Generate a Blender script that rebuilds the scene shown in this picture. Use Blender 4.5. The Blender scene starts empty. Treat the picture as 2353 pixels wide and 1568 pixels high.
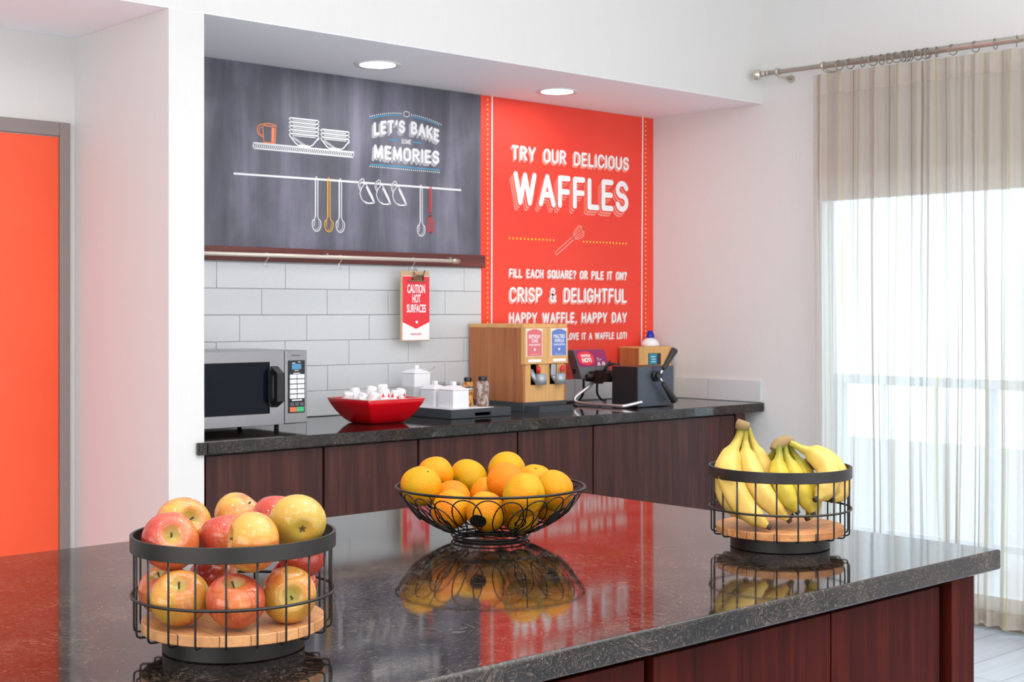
import bpy, math, random
from mathutils import Vector, Matrix, Euler
from mathutils.geometry import tessellate_polygon
random.seed(7)
S = bpy.context.scene
COL = S.collection
PI = math.pi
sin, cos = math.sin, math.cos

# ------------------------------------------------------------------ camera, light, exposure
cam = bpy.data.cameras.new('camera')
cam_o = bpy.data.objects.new('camera', cam)
COL.objects.link(cam_o)
cam_o.location = (0, 0, 1.37)
cam_o.rotation_euler = (PI/2, 0, math.radians(47.7 - 90))
cam.sensor_width = 36
cam.lens = 3206/2353*36
cam.shift_y = -68/2353
cam.clip_start = .05
cam.dof.use_dof = True
cam.dof.focus_distance = 2.4
cam.dof.aperture_fstop = 18
S.camera = cam_o
S.view_settings.view_transform = 'Standard'
S.view_settings.look = 'None'
S.view_settings.gamma = 1
S.view_settings.exposure = -0.15
try: S.view_settings.use_curve_mapping = False
except Exception: pass
S.cycles.max_bounces = 10
S.cycles.diffuse_bounces = 5
S.cycles.transparent_max_bounces = 16
S.cycles.sample_clamp_indirect = 6

W = bpy.data.worlds.new('daylight')
S.world = W
W.use_nodes = True
W.node_tree.nodes['Background'].inputs[0].default_value = (.76, .89, 1, 1)
W.node_tree.nodes['Background'].inputs[1].default_value = 3.3

def light(name, kind, loc, energy, size=.2, rot=(0, 0, 0), color=(1, 1, 1), shape='DISK', size_y=None):
    l = bpy.data.lights.new(name, kind); l.energy = energy; l.color = color
    if kind == 'AREA':
        l.shape = shape; l.size = size
        if size_y: l.size_y = size_y
    o = bpy.data.objects.new(name, l); o.location = loc; o.rotation_euler = rot
    COL.objects.link(o); return o
# ceiling lamps of the room (behind and above the view), discs in the ceiling
for ix in (-1.6, .2, 2.0, 3.8):
    for iy in (-1.9, -.3, 1.3):
        light('ceiling_lamp', 'AREA', (ix, iy, 3.03), 8, .08, color=(1, .985, .96))
# a pair of larger ceiling panels over the dining side
light('ceiling_panel', 'AREA', (-.6, -1.2, 3.02), 25, 1.2, color=(1, .985, .965), shape='SQUARE')
# added fill lights, all unseen: uplight onto the ceiling, broad areas behind and left
light('fill_uplight', 'AREA', (2.3, .5, 2.35), 190, 3.6, rot=(PI, 0, 0), color=(1, .972, .935), shape='SQUARE')
light('rear_fill', 'AREA', (2.2, -2.9, 1.05), 78, 6.0, rot=(PI/2, 0, 0), color=(1, .985, .965), shape='RECTANGLE', size_y=2.2)  # added frontal fill behind the camera, no actual window there
light('side_fill', 'AREA', (-3.1, .8, 1.35), 125, 4.5, rot=(0, -PI/2, 0), color=(1, .985, .965), shape='RECTANGLE', size_y=4.5).data.size = 2.2  # added fill from the left wall, no actual window there
# daylight entering by the patio window: sampling portal for the sky
po = light('window_portal', 'AREA', (5.86, 2.66, 1.05), 1, 2.6, rot=(0, PI/2, 0), shape='RECTANGLE', size_y=2.6)
po.data.size = 2.0
po.data.cycles.is_portal = True

# ------------------------------------------------------------------ materials
def lin(c):
    def f(u):
        u /= 255.0
        return u/12.92 if u <= .04045 else ((u+.055)/1.055)**2.4
    return (f(c[0]), f(c[1]), f(c[2]), 1)
class NT:
    def __init__(s, name):
        m = bpy.data.materials.new(name); m.use_nodes = True
        s.m = m; s.t = m.node_tree; s.b = s.t.nodes['Principled BSDF']; s.out = s.t.nodes['Material Output']
    def n(s, typ, **kw):
        nd = s.t.nodes.new(typ)
        for k, v in kw.items(): setattr(nd, k, v)
        return nd
    def put(s, sock, v):
        if isinstance(v, bpy.types.NodeSocket): s.t.links.new(v, sock)
        elif isinstance(v, bpy.types.Node): s.t.links.new(v.outputs[0], sock)
        else: sock.default_value = v
    def set(s, **kw):
        for k, v in kw.items(): s.put(s.b.inputs[k.replace('_', ' ')], v)
    def math(s, op, a, b=None, c=None):
        nd = s.n('ShaderNodeMath', operation=op)
        s.put(nd.inputs[0], a)
        if b is not None: s.put(nd.inputs[1], b)
        if c is not None: s.put(nd.inputs[2], c)
        return nd.outputs[0]
    def coord(s, which='Object'):
        return s.n('ShaderNodeTexCoord').outputs[which]
    def mapping(s, v, scale=(1, 1, 1), loc=(0, 0, 0), rot=(0, 0, 0)):
        nd = s.n('ShaderNodeMapping'); s.put(nd.inputs['Vector'], v)
        nd.inputs['Scale'].default_value = scale; nd.inputs['Location'].default_value = loc; nd.inputs['Rotation'].default_value = rot
        return nd.outputs[0]
    def noise(s, v, scale=5, detail=3, rough=.5, dist=0):
        nd = s.n('ShaderNodeTexNoise'); s.put(nd.inputs['Vector'], v)
        s.put(nd.inputs['Scale'], scale); nd.inputs['Detail'].default_value = detail
        nd.inputs['Roughness'].default_value = rough; nd.inputs['Distortion'].default_value = dist
        return nd.outputs[0]
    def ramp(s, fac, stops, interp='LINEAR'):
        nd = s.n('ShaderNodeValToRGB'); s.put(nd.inputs[0], fac); cr = nd.color_ramp; cr.interpolation = interp
        while len(cr.elements) < len(stops): cr.elements.new(.5)
        for e, (p, c) in zip(cr.elements, stops):
            e.position = p; e.color = lin(c) if len(c) == 3 else c
        return nd.outputs[0]
    def mix(s, fac, a, b, mode='MIX'):
        nd = s.n('ShaderNodeMix', data_type='RGBA', blend_type=mode)
        s.put(nd.inputs[0], fac); s.put(nd.inputs[6], a); s.put(nd.inputs[7], b)
        return nd.outputs[2]
    def bump(s, h, strength=.2, dist=.002):
        nd = s.n('ShaderNodeBump'); s.put(nd.inputs['Height'], h)
        nd.inputs['Strength'].default_value = strength; nd.inputs['Distance'].default_value = dist
        s.put(s.b.inputs['Normal'], nd.outputs[0])
MATS = {}
def plain(name, c, rough=.5, metal=0, **kw):
    if name in MATS: return MATS[name]
    t = NT(name); co = t.coord()
    nz = t.noise(co, 60, 2)
    c2 = tuple(max(0, v*.99) for v in c)
    t.set(Base_Color=t.ramp(nz, [(.3, c2), (.7, c)]), Roughness=rough, Metallic=metal)
    for k, v in kw.items(): t.set(**{k: v})
    MATS[name] = t.m
    return t.m

def m_wall(name, c):
    t = NT(name); co = t.coord()
    weave = t.noise(t.mapping(co, (160, 160, 9)), 1, 2)
    weave2 = t.noise(t.mapping(co, (30, 30, 260)), 1, 2)
    h = t.math('ADD', weave, t.math('MULTIPLY', weave2, .5))
    d = tuple(v*.993 for v in c)
    t.set(Base_Color=t.ramp(weave, [(.3, d), (.65, c)]), Roughness=.62)
    t.bump(h, .02, .001)
    return t.m
M_WALL = m_wall('white_wallpaper', (219, 218, 216))
M_SOFFIT = m_wall('white_ceiling_paint', (248, 250, 254))
def m_wood(name, dark, mid, light_, rough=.35, scale=1.0, axis='Z', plank=0, spec=.5):
    t = NT(name); co = t.coord()
    sc = {'Z': (38, 38, 1.6), 'X': (1.6, 38, 38), 'Y': (38, 1.6, 38)}[axis]
    sc = tuple(v*scale for v in sc)
    a = t.noise(t.mapping(co, sc), 1.0, 5, .6, .6)
    fine = t.noise(t.mapping(co, tuple(v*5 for v in sc)), 1, 3)
    f = t.math('ADD', t.math('MULTIPLY', a, .75), t.math('MULTIPLY', fine, .25))
    wc = t.ramp(f, [(.32, dark), (.5, mid), (.68, light_)])
    if plank:
        sp_ = t.n('ShaderNodeSeparateXYZ'); t.put(sp_.inputs[0], co)
        k = t.math('ADD', t.math('DIVIDE', sp_.outputs['XYZ'.index(axis) ^ 1], plank), 20.3)
        wn = t.n('ShaderNodeTexWhiteNoise', noise_dimensions='1D'); t.put(wn.inputs['W'], t.math('FLOOR', k))
        wc = t.mix(t.math('MULTIPLY', wn.outputs['Value'], .3), wc, lin(dark))
        wc = t.mix(t.math('LESS_THAN', t.math('FRACT', k), .028), wc, (.06, .025, .01, 1))
    t.set(Base_Color=wc, Roughness=rough, Specular_IOR_Level=spec)
    t.bump(fine, .06, .001)
    return t.m
M_CAB = m_wood('walnut_veneer', (42, 17, 14), (60, 28, 23), (82, 42, 35), .32, spec=.3)
M_ISL = m_wood('red_mahogany', (34, 7, 4), (56, 13, 8), (76, 22, 13), .55, spec=.07)
M_SHELF = m_wood('stained_shelf_wood', (78, 30, 26), (100, 44, 38), (118, 58, 48), .4, axis='X')
M_MAPLE = m_wood('maple_panel', (206, 150, 88), (222, 170, 105), (232, 184, 122), .45)
M_CHERRY = m_wood('cherry_side', (150, 88, 50), (176, 108, 64), (196, 126, 78), .45, .7)
M_BEECH = m_wood('beech_board', (170, 116, 70), (196, 140, 90), (212, 162, 112), .5, axis='Y', plank=.034)
M_PINE = m_wood('knotty_pine_board', (140, 82, 40), (190, 128, 74), (208, 154, 98), .5, axis='X', plank=.05)
def m_granite():
    t = NT('dark_swirled_quartz'); co = t.coord()
    w = t.noise(t.mapping(co, (1, 1, 1.6)), 14, 2)
    nd = t.n('ShaderNodeMix', data_type='VECTOR'); nd.inputs[0].default_value = .12
    t.put(nd.inputs[4], co)
    nz = t.n('ShaderNodeTexNoise'); t.put(nz.inputs['Vector'], co); nz.inputs['Scale'].default_value = 9; nz.inputs['Detail'].default_value = 2
    t.put(nd.inputs[5], nz.outputs['Color'])
    a = t.noise(t.mapping(nd.outputs[1], (1, 1, 1.7)), 92, 5, .62, 2.6)
    big = t.noise(co, 11, 2)
    f = t.math('ADD', t.math('MULTIPLY', a, .8), t.math('MULTIPLY', big, .2))
    vor = t.n('ShaderNodeTexVoronoi'); t.put(vor.inputs['Vector'], co); vor.inputs['Scale'].default_value = 55
    speck = t.math('LESS_THAN', vor.outputs['Distance'], .035)
    base = t.ramp(f, [(.38, (7, 6, 6)), (.47, (17, 14, 13)), (.54, (44, 36, 31)), (.62, (88, 76, 67))])
    t.set(Base_Color=t.mix(speck, base, (.6, .55, .5, 1)), Roughness=.06, IOR=1.47)
    h = t.noise(t.mapping(co, (1, 1, 1)), 26, 3)
    t.bump(h, .012, .002)
    return t.m
M_STONE = m_granite()
M_BLACKMETAL = plain('matte_black_metal', (30, 27, 25), .42, .3)
M_WIRE = plain('black_wire', (24, 22, 23), .35, .4)
M_STEEL = plain('brushed_steel', (158, 157, 160), .3, 1)
M_NICKEL = plain('satin_nickel', (208, 200, 188), .3, .75)
M_CHROME = plain('chrome', (222, 224, 228), .12, 1)
M_PEWTER = plain('grey_cast_metal', (166, 172, 180), .42, .45)
M_DARKPLASTIC = plain('black_plastic', (24, 24, 26), .38)
M_CHAR = plain('charcoal_laminate', (62, 66, 72), .5)
M_GLASSBLACK = plain('dark_door_glass', (10, 18, 28), .1, 0, Specular_IOR_Level=.14)
M_WHITEGLOSS = plain('white_ceramic', (240, 240, 244), .25)
M_WHITEPLASTIC = plain('white_plastic', (236, 238, 240), .4)
M_TILE = plain('white_glazed_tile', (208, 211, 213), .14)
M_GROUT = plain('grout', (186, 187, 188), .8)
M_CHALK = plain('chalk_white', (236, 237, 240), .8)
M_CHALKGREY = plain('chalk_grey', (176, 176, 182), .8)
M_CHALKBLUE = plain('chalk_blue', (78, 162, 200), .8)
M_CHALKORANGE = plain('chalk_orange', (232, 140, 98), .8)
M_CHALKYELLOW = plain('chalk_yellow', (240, 178, 62), .8)
M_CHALKRED = plain('chalk_red', (206, 78, 84), .8)
M_PINKPAINT = plain('pink_paint', (255, 158, 142), .8)
M_DOTYELLOW = plain('yellow_paint', (255, 200, 60), .8)
M_REDPRINT = plain('red_print', (232, 52, 62), .6)
M_WHITEPRINT = plain('white_print', (248, 246, 246), .6)
M_FOILRED = plain('red_enamel', (205, 8, 24), .14)

def m_chalkboard():
    t = NT('smudged_chalkboard'); co = t.coord()
    st = t.noise(t.mapping(co, (5.5, 1, .55)), 1.3, 4, .55, .5)
    cl = t.noise(t.mapping(co, (2.2, 1, 1.8)), 1.6, 4, .6, .4)
    f = t.math('ADD', t.math('MULTIPLY', st, .65), t.math('MULTIPLY', cl, .35))
    t.set(Base_Color=t.ramp(f, [(.36, (76, 77, 85)), (.5, (98, 98, 110)), (.66, (132, 130, 146))]), Roughness=.75)
    return t.m
def m_redmural():
    t = NT('orange_red_mural_paint'); co = t.coord()
    cl = t.noise(co, 1.4, 2)
    t.set(Base_Color=t.ramp(cl, [(.35, (238, 62, 48)), (.65, (246, 76, 56))]), Roughness=.6)
    return t.m
M_BOARD = m_chalkboard(); M_RED = m_redmural()
def m_door():
    t = NT('orange_door_paint'); co = t.coord()
    t.set(Base_Color=t.ramp(t.noise(co, 2, 2), [(.3, (244, 84, 44)), (.7, (248, 92, 50))]), Roughness=.5)
    return t.m
M_DOOR = m_door()
M_FRAME = plain('grey_door_frame', (140, 130, 127), .5)
def m_floor():
    t = NT('pale_plank_floor'); co = t.coord()
    br = t.n('ShaderNodeTexBrick'); t.put(br.inputs['Vector'], t.mapping(co, (1, 1, 1)))
    br.offset = .37; br.inputs['Scale'].default_value = 1
    br.inputs['Brick Width'].default_value = 1.2; br.inputs['Row Height'].default_value = .2
    br.inputs['Mortar Size'].default_value = .004; br.inputs['Mortar Smooth'].default_value = .3
    br.inputs['Color1'].default_value = lin((172, 180, 190)); br.inputs['Color2'].default_value = lin((188, 195, 204)); br.inputs['Mortar'].default_value = lin((110, 118, 126))
    g = t.noise(t.mapping(co, (2, 34, 2)), 1, 4)
    t.set(Base_Color=t.mix(.35, br.outputs['Color'], t.ramp(g, [(.3, (158, 167, 178)), (.7, (200, 206, 212))])), Roughness=.32)
    return t.m
M_FLOOR = m_floor()
def m_curtain(name, alpha, base):
    t = NT(name); uv = t.coord('UV')
    sx = t.n('ShaderNodeSeparateXYZ'); t.put(sx.inputs[0], uv)
    k = t.math('MULTIPLY', sx.outputs[0], 44)
    cell = t.math('FLOOR', k); pos = t.math('FRACT', k)
    wn = t.n('ShaderNodeTexWhiteNoise', noise_dimensions='1D'); t.put(wn.inputs['W'], cell)
    rnd = wn.outputs['Value']
    cen = t.math('ADD', t.math('MULTIPLY', rnd, .6), .2)
    d = t.math('ABSOLUTE', t.math('SUBTRACT', pos, cen))
    wob = t.noise(t.mapping(uv, (40, 5, 1)), 1, 2)
    d = t.math('ABSOLUTE', t.math('SUBTRACT', t.math('ADD', pos, t.math('MULTIPLY', t.math('SUBTRACT', wob, .5), .18)), cen))
    line = t.math('MULTIPLY', t.math('LESS_THAN', d, .05), .75)
    kind = t.math('FRACT', t.math('MULTIPLY', rnd, 7.3))
    sc = t.ramp(kind, [(0, (178, 170, 108)), (.3, (196, 186, 122)), (.62, (128, 112, 92)), (.8, (176, 160, 138))], 'CONSTANT')
    n1 = t.noise(t.mapping(uv, (900, 3, 1)), 1, 2)
    bc = t.mix(t.math('MULTIPLY', n1, .3), base, (base[0]*.8, base[1]*.8, base[2]*.8, 1))
    colr = t.mix(line, bc, sc)
    df = t.n('ShaderNodeBsdfDiffuse'); t.put(df.inputs[0], colr)
    tl = t.n('ShaderNodeBsdfTranslucent'); t.put(tl.inputs[0], colr)
    tp = t.n('ShaderNodeBsdfTransparent'); tp.inputs[0].default_value = (1, 1, 1, 1)
    m1 = t.n('ShaderNodeMixShader'); m1.inputs[0].default_value = .45; t.put(m1.inputs[1], df.outputs[0]); t.put(m1.inputs[2], tl.outputs[0])
    m2 = t.n('ShaderNodeMixShader'); t.put(m2.inputs[1], tp.outputs[0]); t.put(m2.inputs[2], m1.outputs[0])
    lw = t.n('ShaderNodeLayerWeight'); lw.inputs[0].default_value = .5
    gz = t.math('MULTIPLY', t.math('POWER', lw.outputs['Facing'], 2.5), .55)
    t.put(m2.inputs[0], t.math('MINIMUM', t.math('ADD', t.math('ADD', t.math('MULTIPLY', line, .16), t.math('ADD', gz, t.math('MULTIPLY', t.math('SUBTRACT', t.noise(t.mapping(uv, (70, 1.2, 1)), 1, 2, .6), .5), .95))), alpha), .97))
    t.put(t.out.inputs[0], m2.outputs[0])
    return t.m
M_SHEER = m_curtain('striped_sheer_fabric', .6, lin((206, 195, 182)))
M_SHEERTOP = m_curtain('striped_header_fabric', .78, lin((208, 196, 184)))
def m_clear(name, c, alpha=.25, rough=.1):
    t = NT(name)
    tp = t.n('ShaderNodeBsdfTransparent'); tp.inputs[0].default_value = c
    t.set(Base_Color=c, Roughness=rough)
    m = t.n('ShaderNodeMixShader'); m.inputs[0].default_value = alpha
    t.put(m.inputs[1], tp.outputs[0]); t.put(m.inputs[2], t.b.outputs[0]); t.put(t.out.inputs[0], m.outputs[0])
    return t.m
M_PANE = m_clear('window_glass', (.97, .99, 1, 1), .06, .03)
M_ACRYLIC = m_clear('clear_plastic', (.93, .92, .93, 1), .4, .2)
def m_emit(name, c, s):
    t = NT(name); e = t.n('ShaderNodeEmission'); e.inputs[0].default_value = c; e.inputs[1].default_value = s
    t.put(t.out.inputs[0], e.outputs[0]); return t.m
M_LAMP = m_emit('lamp_diffuser', (1, .985, .96, 1), 56)
def m_lcd():
    t = NT('blue_display'); t.set(Base_Color=lin((70, 130, 165)), Roughness=.2, Emission_Color=lin((80, 150, 190)), Emission_Strength=.25); return t.m
M_LCD = m_lcd()
def m_apple():
    t = NT('apple_skin'); co = t.coord()
    sx = t.n('ShaderNodeSeparateXYZ'); t.put(sx.inputs[0], co)
    x, y, z = sx.outputs
    rr = t.math('SQRT', t.math('ADD', t.math('MULTIPLY', x, x), t.math('ADD', t.math('MULTIPLY', y, y), 1e-7)))
    cx = t.n('ShaderNodeCombineXYZ')
    t.put(cx.inputs[0], t.math('DIVIDE', x, rr)); t.put(cx.inputs[1], t.math('DIVIDE', y, rr)); t.put(cx.inputs[2], t.math('MULTIPLY', z, 6))
    oi = t.n('ShaderNodeObjectInfo')
    oc = t.n('ShaderNodeSeparateColor'); t.put(oc.inputs[0], oi.outputs['Color'])
    seed = t.math('MULTIPLY', oc.outputs[1], 40)
    off = t.n('ShaderNodeVectorMath', operation='ADD'); t.put(off.inputs[0], cx.outputs[0]); 
    cs = t.n('ShaderNodeCombineXYZ'); t.put(cs.inputs[0], seed); t.put(cs.inputs[1], seed); t.put(off.inputs[1], cs.outputs[0])
    streak = t.noise(off.outputs[0], 9, 4, .65, .2)
    streak2 = t.noise(off.outputs[0], 26, 3, .6)
    o2 = t.n('ShaderNodeVectorMath', operation='ADD'); t.put(o2.inputs[0], t.mapping(co, (14, 14, 14))); t.put(o2.inputs[1], cs.outputs[0])
    patch = t.noise(o2.outputs[0], .9, 2, .45)
    f = t.math('ADD', t.math('MULTIPLY', patch, .95), t.math('ADD', t.math('MULTIPLY', streak, .42), t.math('MULTIPLY', streak2, .16)))
    f = t.math('ADD', t.math('SUBTRACT', f, .30), t.math('SUBTRACT', oc.outputs[0], .5))
    skin = t.ramp(f, [(.1, (162, 136, 54)), (.3, (186, 136, 56)), (.44, (186, 100, 52)), (.62, (174, 66, 48)), (.9, (140, 32, 34))])
    vor = t.n('ShaderNodeTexVoronoi'); t.put(vor.inputs['Vector'], co); vor.inputs['Scale'].default_value = 230
    dots = t.math('MULTIPLY', t.math('LESS_THAN', vor.outputs['Distance'], .13), .4)
    skin = t.mix(dots, skin, lin((240, 205, 150)))
    # yellow-green bowl round the stem
    hole = t.math('MULTIPLY', t.math('LESS_THAN', rr, .0125), t.math('GREATER_THAN', z, 0))
    hs = t.n('ShaderNodeMapRange'); t.put(hs.inputs[0], rr); hs.inputs[1].default_value = .004; hs.inputs[2].default_value = .017; hs.inputs[3].default_value = .85; hs.inputs[4].default_value = 0
    hk = t.math('MULTIPLY', hs.outputs[0], t.math('GREATER_THAN', z, 0))
    skin = t.mix(hk, skin, lin((176, 168, 92)))
    t.set(Base_Color=skin, Roughness=.2, Specular_IOR_Level=.36, Coat_Weight=.25, Coat_Roughness=.05)
    return t.m
M_APPLE = m_apple()
M_STEM = plain('brown_stem', (70, 52, 30), .7)
def m_orange():
    t = NT('orange_peel'); co = t.coord(); oi = t.n('ShaderNodeObjectInfo')
    oc = t.n('ShaderNodeSeparateColor'); t.put(oc.inputs[0], oi.outputs['Color'])
    cs = t.n('ShaderNodeCombineXYZ'); t.put(cs.inputs[0], t.math('MULTIPLY', oc.outputs[1], 30))
    o2 = t.n('ShaderNodeVectorMath', operation='ADD'); t.put(o2.inputs[0], t.mapping(co, (24, 24, 24))); t.put(o2.inputs[1], cs.outputs[0])
    patch = t.noise(o2.outputs[0], .9, 3, .5)
    f = t.math('ADD', patch, t.math('SUBTRACT', oc.outputs[0], .5))
    skin = t.ramp(f, [(.3, (180, 136, 0)), (.5, (202, 132, 0)), (.7, (210, 112, 0))])
    scar = t.noise(t.mapping(o2.outputs[0], (3, 3, 3)), 1.3, 5, .7, 1.4)
    sm = t.ramp(scar, [(.66, (0, 0, 0)), (.74, (255, 255, 255))])
    skin = t.mix(t.math('MULTIPLY', sm, .35), skin, lin((150, 110, 30)))
    t.set(Base_Color=skin, Roughness=.5, Specular_IOR_Level=.22)
    vor = t.n('ShaderNodeTexVoronoi'); t.put(vor.inputs['Vector'], co); vor.inputs['Scale'].default_value = 420
    t.bump(t.math('ADD', vor.outputs['Distance'], t.math('MULTIPLY', patch, .8)), .65, .0012)
    return t.m
M_ORANGE = m_orange()
def m_banana(name, body1, body2, green):
    t = NT(name); uv = t.coord('UV'); co = t.coord()
    sx = t.n('ShaderNodeSeparateXYZ'); t.put(sx.inputs[0], uv)
    u = sx.outputs[0]
    n = t.noise(co, 30, 3)
    bd = t.ramp(n, [(.3, body1), (.7, body2)])
    gm = t.ramp(t.math('ADD', u, t.math('MULTIPLY', t.math('SUBTRACT', n, .5), .12)), [(0, (255, 255, 255)), (.18, (190, 190, 190)), (.36, (0, 0, 0)), (.86, (0, 0, 0)), (.95, (150, 150, 150))])
    c = t.mix(gm, bd, lin(green))
    spots = t.noise(t.mapping(uv, (26, 9, 1)), 1.6, 3, .6)
    sp = t.ramp(spots, [(.69, (0, 0, 0)), (.73, (255, 255, 255))])
    c = t.mix(t.math('MULTIPLY', sp, .55), c, lin((110, 84, 40)))
    tip = t.math('GREATER_THAN', u, .965)
    c = t.mix(tip, c, lin((52, 42, 34)))
    t.set(Base_Color=c, Roughness=.45, Specular_IOR_Level=.28)
    return t.m
M_BAN_R = m_banana('ripe_banana_peel', (192, 156, 72), (202, 168, 90), (136, 130, 40))
M_BAN_G = m_banana('greenish_banana_peel', (164, 144, 38), (182, 158, 54), (92, 102, 22))
M_CROWN = plain('cut_banana_crown', (128, 104, 66), .8)

# ------------------------------------------------------------------ mesh helpers
class MB:
    def __init__(s): s.v = []; s.f = []; s.uv = None; s.smooth = []
    def add(s, vs, fs, smooth=False):
        b = len(s.v); s.v += [tuple(v) for v in vs]
        for f in fs: s.f.append(tuple(b+i for i in f)); s.smooth.append(smooth)
    def box(s, x0, x1, y0, y1, z0, z1):
        vs = [(x, y, z) for x in (x0, x1) for y in (y0, y1) for z in (z0, z1)]
        s.add(vs, [(0, 1, 3, 2), (4, 6, 7, 5), (0, 4, 5, 1), (2, 3, 7, 6), (0, 2, 6, 4), (1, 5, 7, 3)])
        return s
    def rings(s, rings, closed=True, cap=True, smooth=True):
        n = len(rings[0]); vs = [p for r in rings for p in r]; fs = []
        for i in range(len(rings)-1):
            for j in range(n if closed else n-1):
                k = (j+1) % n
                fs.append((i*n+j, i*n+k, (i+1)*n+k, (i+1)*n+j))
        s.add(vs, fs, smooth)
        if cap:
            b = len(s.v)-len(vs)
            s.f.append(tuple(b+j for j in range(n-1, -1, -1))); s.smooth.append(False)
            s.f.append(tuple(b+(len(rings)-1)*n+j for j in range(n))); s.smooth.append(False)
        return s
    def lathe(s, prof, c=(0, 0, 0), n=40, cap=True, smooth=True):
        return s.rings([[(c[0]+r*cos(2*PI*j/n), c[1]+r*sin(2*PI*j/n), c[2]+z) for j in range(n)] for r, z in prof], True, cap, smooth)
    def crisp(s, prof, c=(0, 0, 0), n=72):
        for p, q in zip(prof[:-1], prof[1:]): s.lathe([p, q], c, n, False)
        return s
    def tube(s, pts, r, n=8, closed=False, cap=True):
        P = [Vector(p) for p in pts]; m = len(P)
        rs = r if isinstance(r, (list, tuple)) else [r]*m
        rings = []; up = None
        for i in range(m):
            a = P[(i-1) % m] if (closed or i > 0) else P[i]; b = P[(i+1) % m] if (closed or i < m-1) else P[i]
            t = (b-a)
            t = t.normalized() if t.length > 1e-9 else Vector((0, 0, 1))
            if up is None:
                up = Vector((0, 0, 1)) if abs(t.z) < .9 else Vector((1, 0, 0))
            u = up-t*up.dot(t)
            if u.length < 1e-6: u = t.orthogonal()
            u.normalize(); w = t.cross(u); up = u
            rings.append([tuple(P[i]+(u*cos(2*PI*k/n)+w*sin(2*PI*k/n))*rs[i]) for k in range(n)])
        if closed:
            # align last ring to first by plain join
            rings.append(rings[0])
            return s.rings(rings, True, False)
        return s.rings(rings, True, cap)
    def torus(s, c, R, r, n=64, m=8):
        return s.tube([(c[0]+R*cos(2*PI*i/n), c[1]+R*sin(2*PI*i/n), c[2]) for i in range(n)], r, m, True)
    def cyl(s, c, r, h, n=32, axis='Z', smooth=True):
        d = {'X': Vector((1, 0, 0)), 'Y': Vector((0, 1, 0)), 'Z': Vector((0, 0, 1))}[axis]
        c = Vector(c); u = d.orthogonal().normalized(); w = d.cross(u)
        return s.rings([[tuple(c+d*k*h+(u*cos(2*PI*j/n)+w*sin(2*PI*j/n))*r) for j in range(n)] for k in (0, 1)], True, True, smooth)
    def prism(s, poly, d):       # poly: list of 3-d points, extruded along vector d
        n = len(poly); q = [tuple(Vector(p)+Vector(d)) for p in poly]
        s.add(list(poly)+q, [tuple(range(n-1, -1, -1)), tuple(range(n, 2*n))]+[(i, (i+1) % n, n+(i+1) % n, n+i) for i in range(n)])
        return s
    def build(s, name, mat, parent=None, bevel=0, sub=0, origin=None):
        o_ = origin if origin is not None else (WORLD.get(parent.name, (0, 0, 0)) if parent else (0, 0, 0))
        me = bpy.data.meshes.new(name)
        me.from_pydata([(v[0]-o_[0], v[1]-o_[1], v[2]-o_[2]) for v in s.v], [], s.f)
        me.update()
        for p, sm in zip(me.polygons, s.smooth): p.use_smooth = sm
        me.materials.append(mat)
        o = bpy.data.objects.new(name, me); COL.objects.link(o)
        if parent:
            o.parent = parent; WORLD[o.name] = o_
        else:
            o.location = o_; WORLD[o.name] = o_
        if bevel:
            b = o.modifiers.new('bevel', 'BEVEL'); b.width = bevel; b.segments = 2; b.limit_method = 'ANGLE'; b.angle_limit = .7
        if sub:
            q = o.modifiers.new('sub', 'SUBSURF'); q.levels = sub; q.render_levels = sub
        return o
WORLD = {}
def tag(o, label, cat, group=None):
    o['label'] = label; o['category'] = cat
    if group: o['group'] = group
    return o
def thing(name, loc, label, cat, group=None):
    o = bpy.data.objects.new(name, None); COL.objects.link(o); o.location = loc; o.empty_display_size = .05
    WORLD[o.name] = tuple(loc)
    return tag(o, label, cat, group)
def struct(o): o['kind'] = 'structure'; return o
def box(name, b, mat, parent=None, bevel=0, origin=None):
    return MB().box(*b).build(name, mat, parent, bevel, origin=origin)
def plabel(o, l): o['label'] = l; return o
def dup(o, parent=None, loc=None):
    c = o.copy(); COL.objects.link(c)
    if parent: c.parent = parent
    if loc is not None: c.location = loc
    for ch in list(o.children):
        q = ch.copy(); COL.objects.link(q); q.parent = c
        for g in list(ch.children):
            h = g.copy(); COL.objects.link(h); h.parent = q
    return c

_tc = {}
def text2d(s, bold=.0):
    key = (s, bold)
    if key in _tc: return _tc[key]
    cu = bpy.data.curves.new('tmp', 'FONT'); cu.body = s; cu.size = 1; cu.resolution_u = 4; cu.offset = bold
    ob = bpy.data.objects.new('tmp', cu); COL.objects.link(ob)
    dg = bpy.context.evaluated_depsgraph_get(); ev = ob.evaluated_get(dg); me = ev.to_mesh()
    vs = [(v.co.x, v.co.y) for v in me.vertices]; fs = [tuple(p.vertices) for p in me.polygons]
    ev.to_mesh_clear(); bpy.data.objects.remove(ob); bpy.data.curves.remove(cu)
    x0 = min(v[0] for v in vs); x1 = max(v[0] for v in vs); y0 = min(v[1] for v in vs); y1 = max(v[1] for v in vs)
    vs = [((v[0]-x0)/(x1-x0), (v[1]-y0)/(y1-y0)) for v in vs]
    _tc[key] = (vs, fs); return _tc[key]
def put_text(mb, s, fn, bold=.02):
    """fn maps (u,v) in the unit rectangle of the line to a 3-d point"""
    vs, fs = text2d(s, bold)
    mb.add([fn(u, v) for u, v in vs], fs); return mb
def on_wall(x0, x1, z0, z1, y, dx=0, dz=0, warp=None):
    def f(u, v):
        x = x0+(x1-x0)*u+dx; z = z0+(z1-z0)*v+dz
        if warp: z += warp(u)
        return (x, y, z)
    return f
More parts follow.
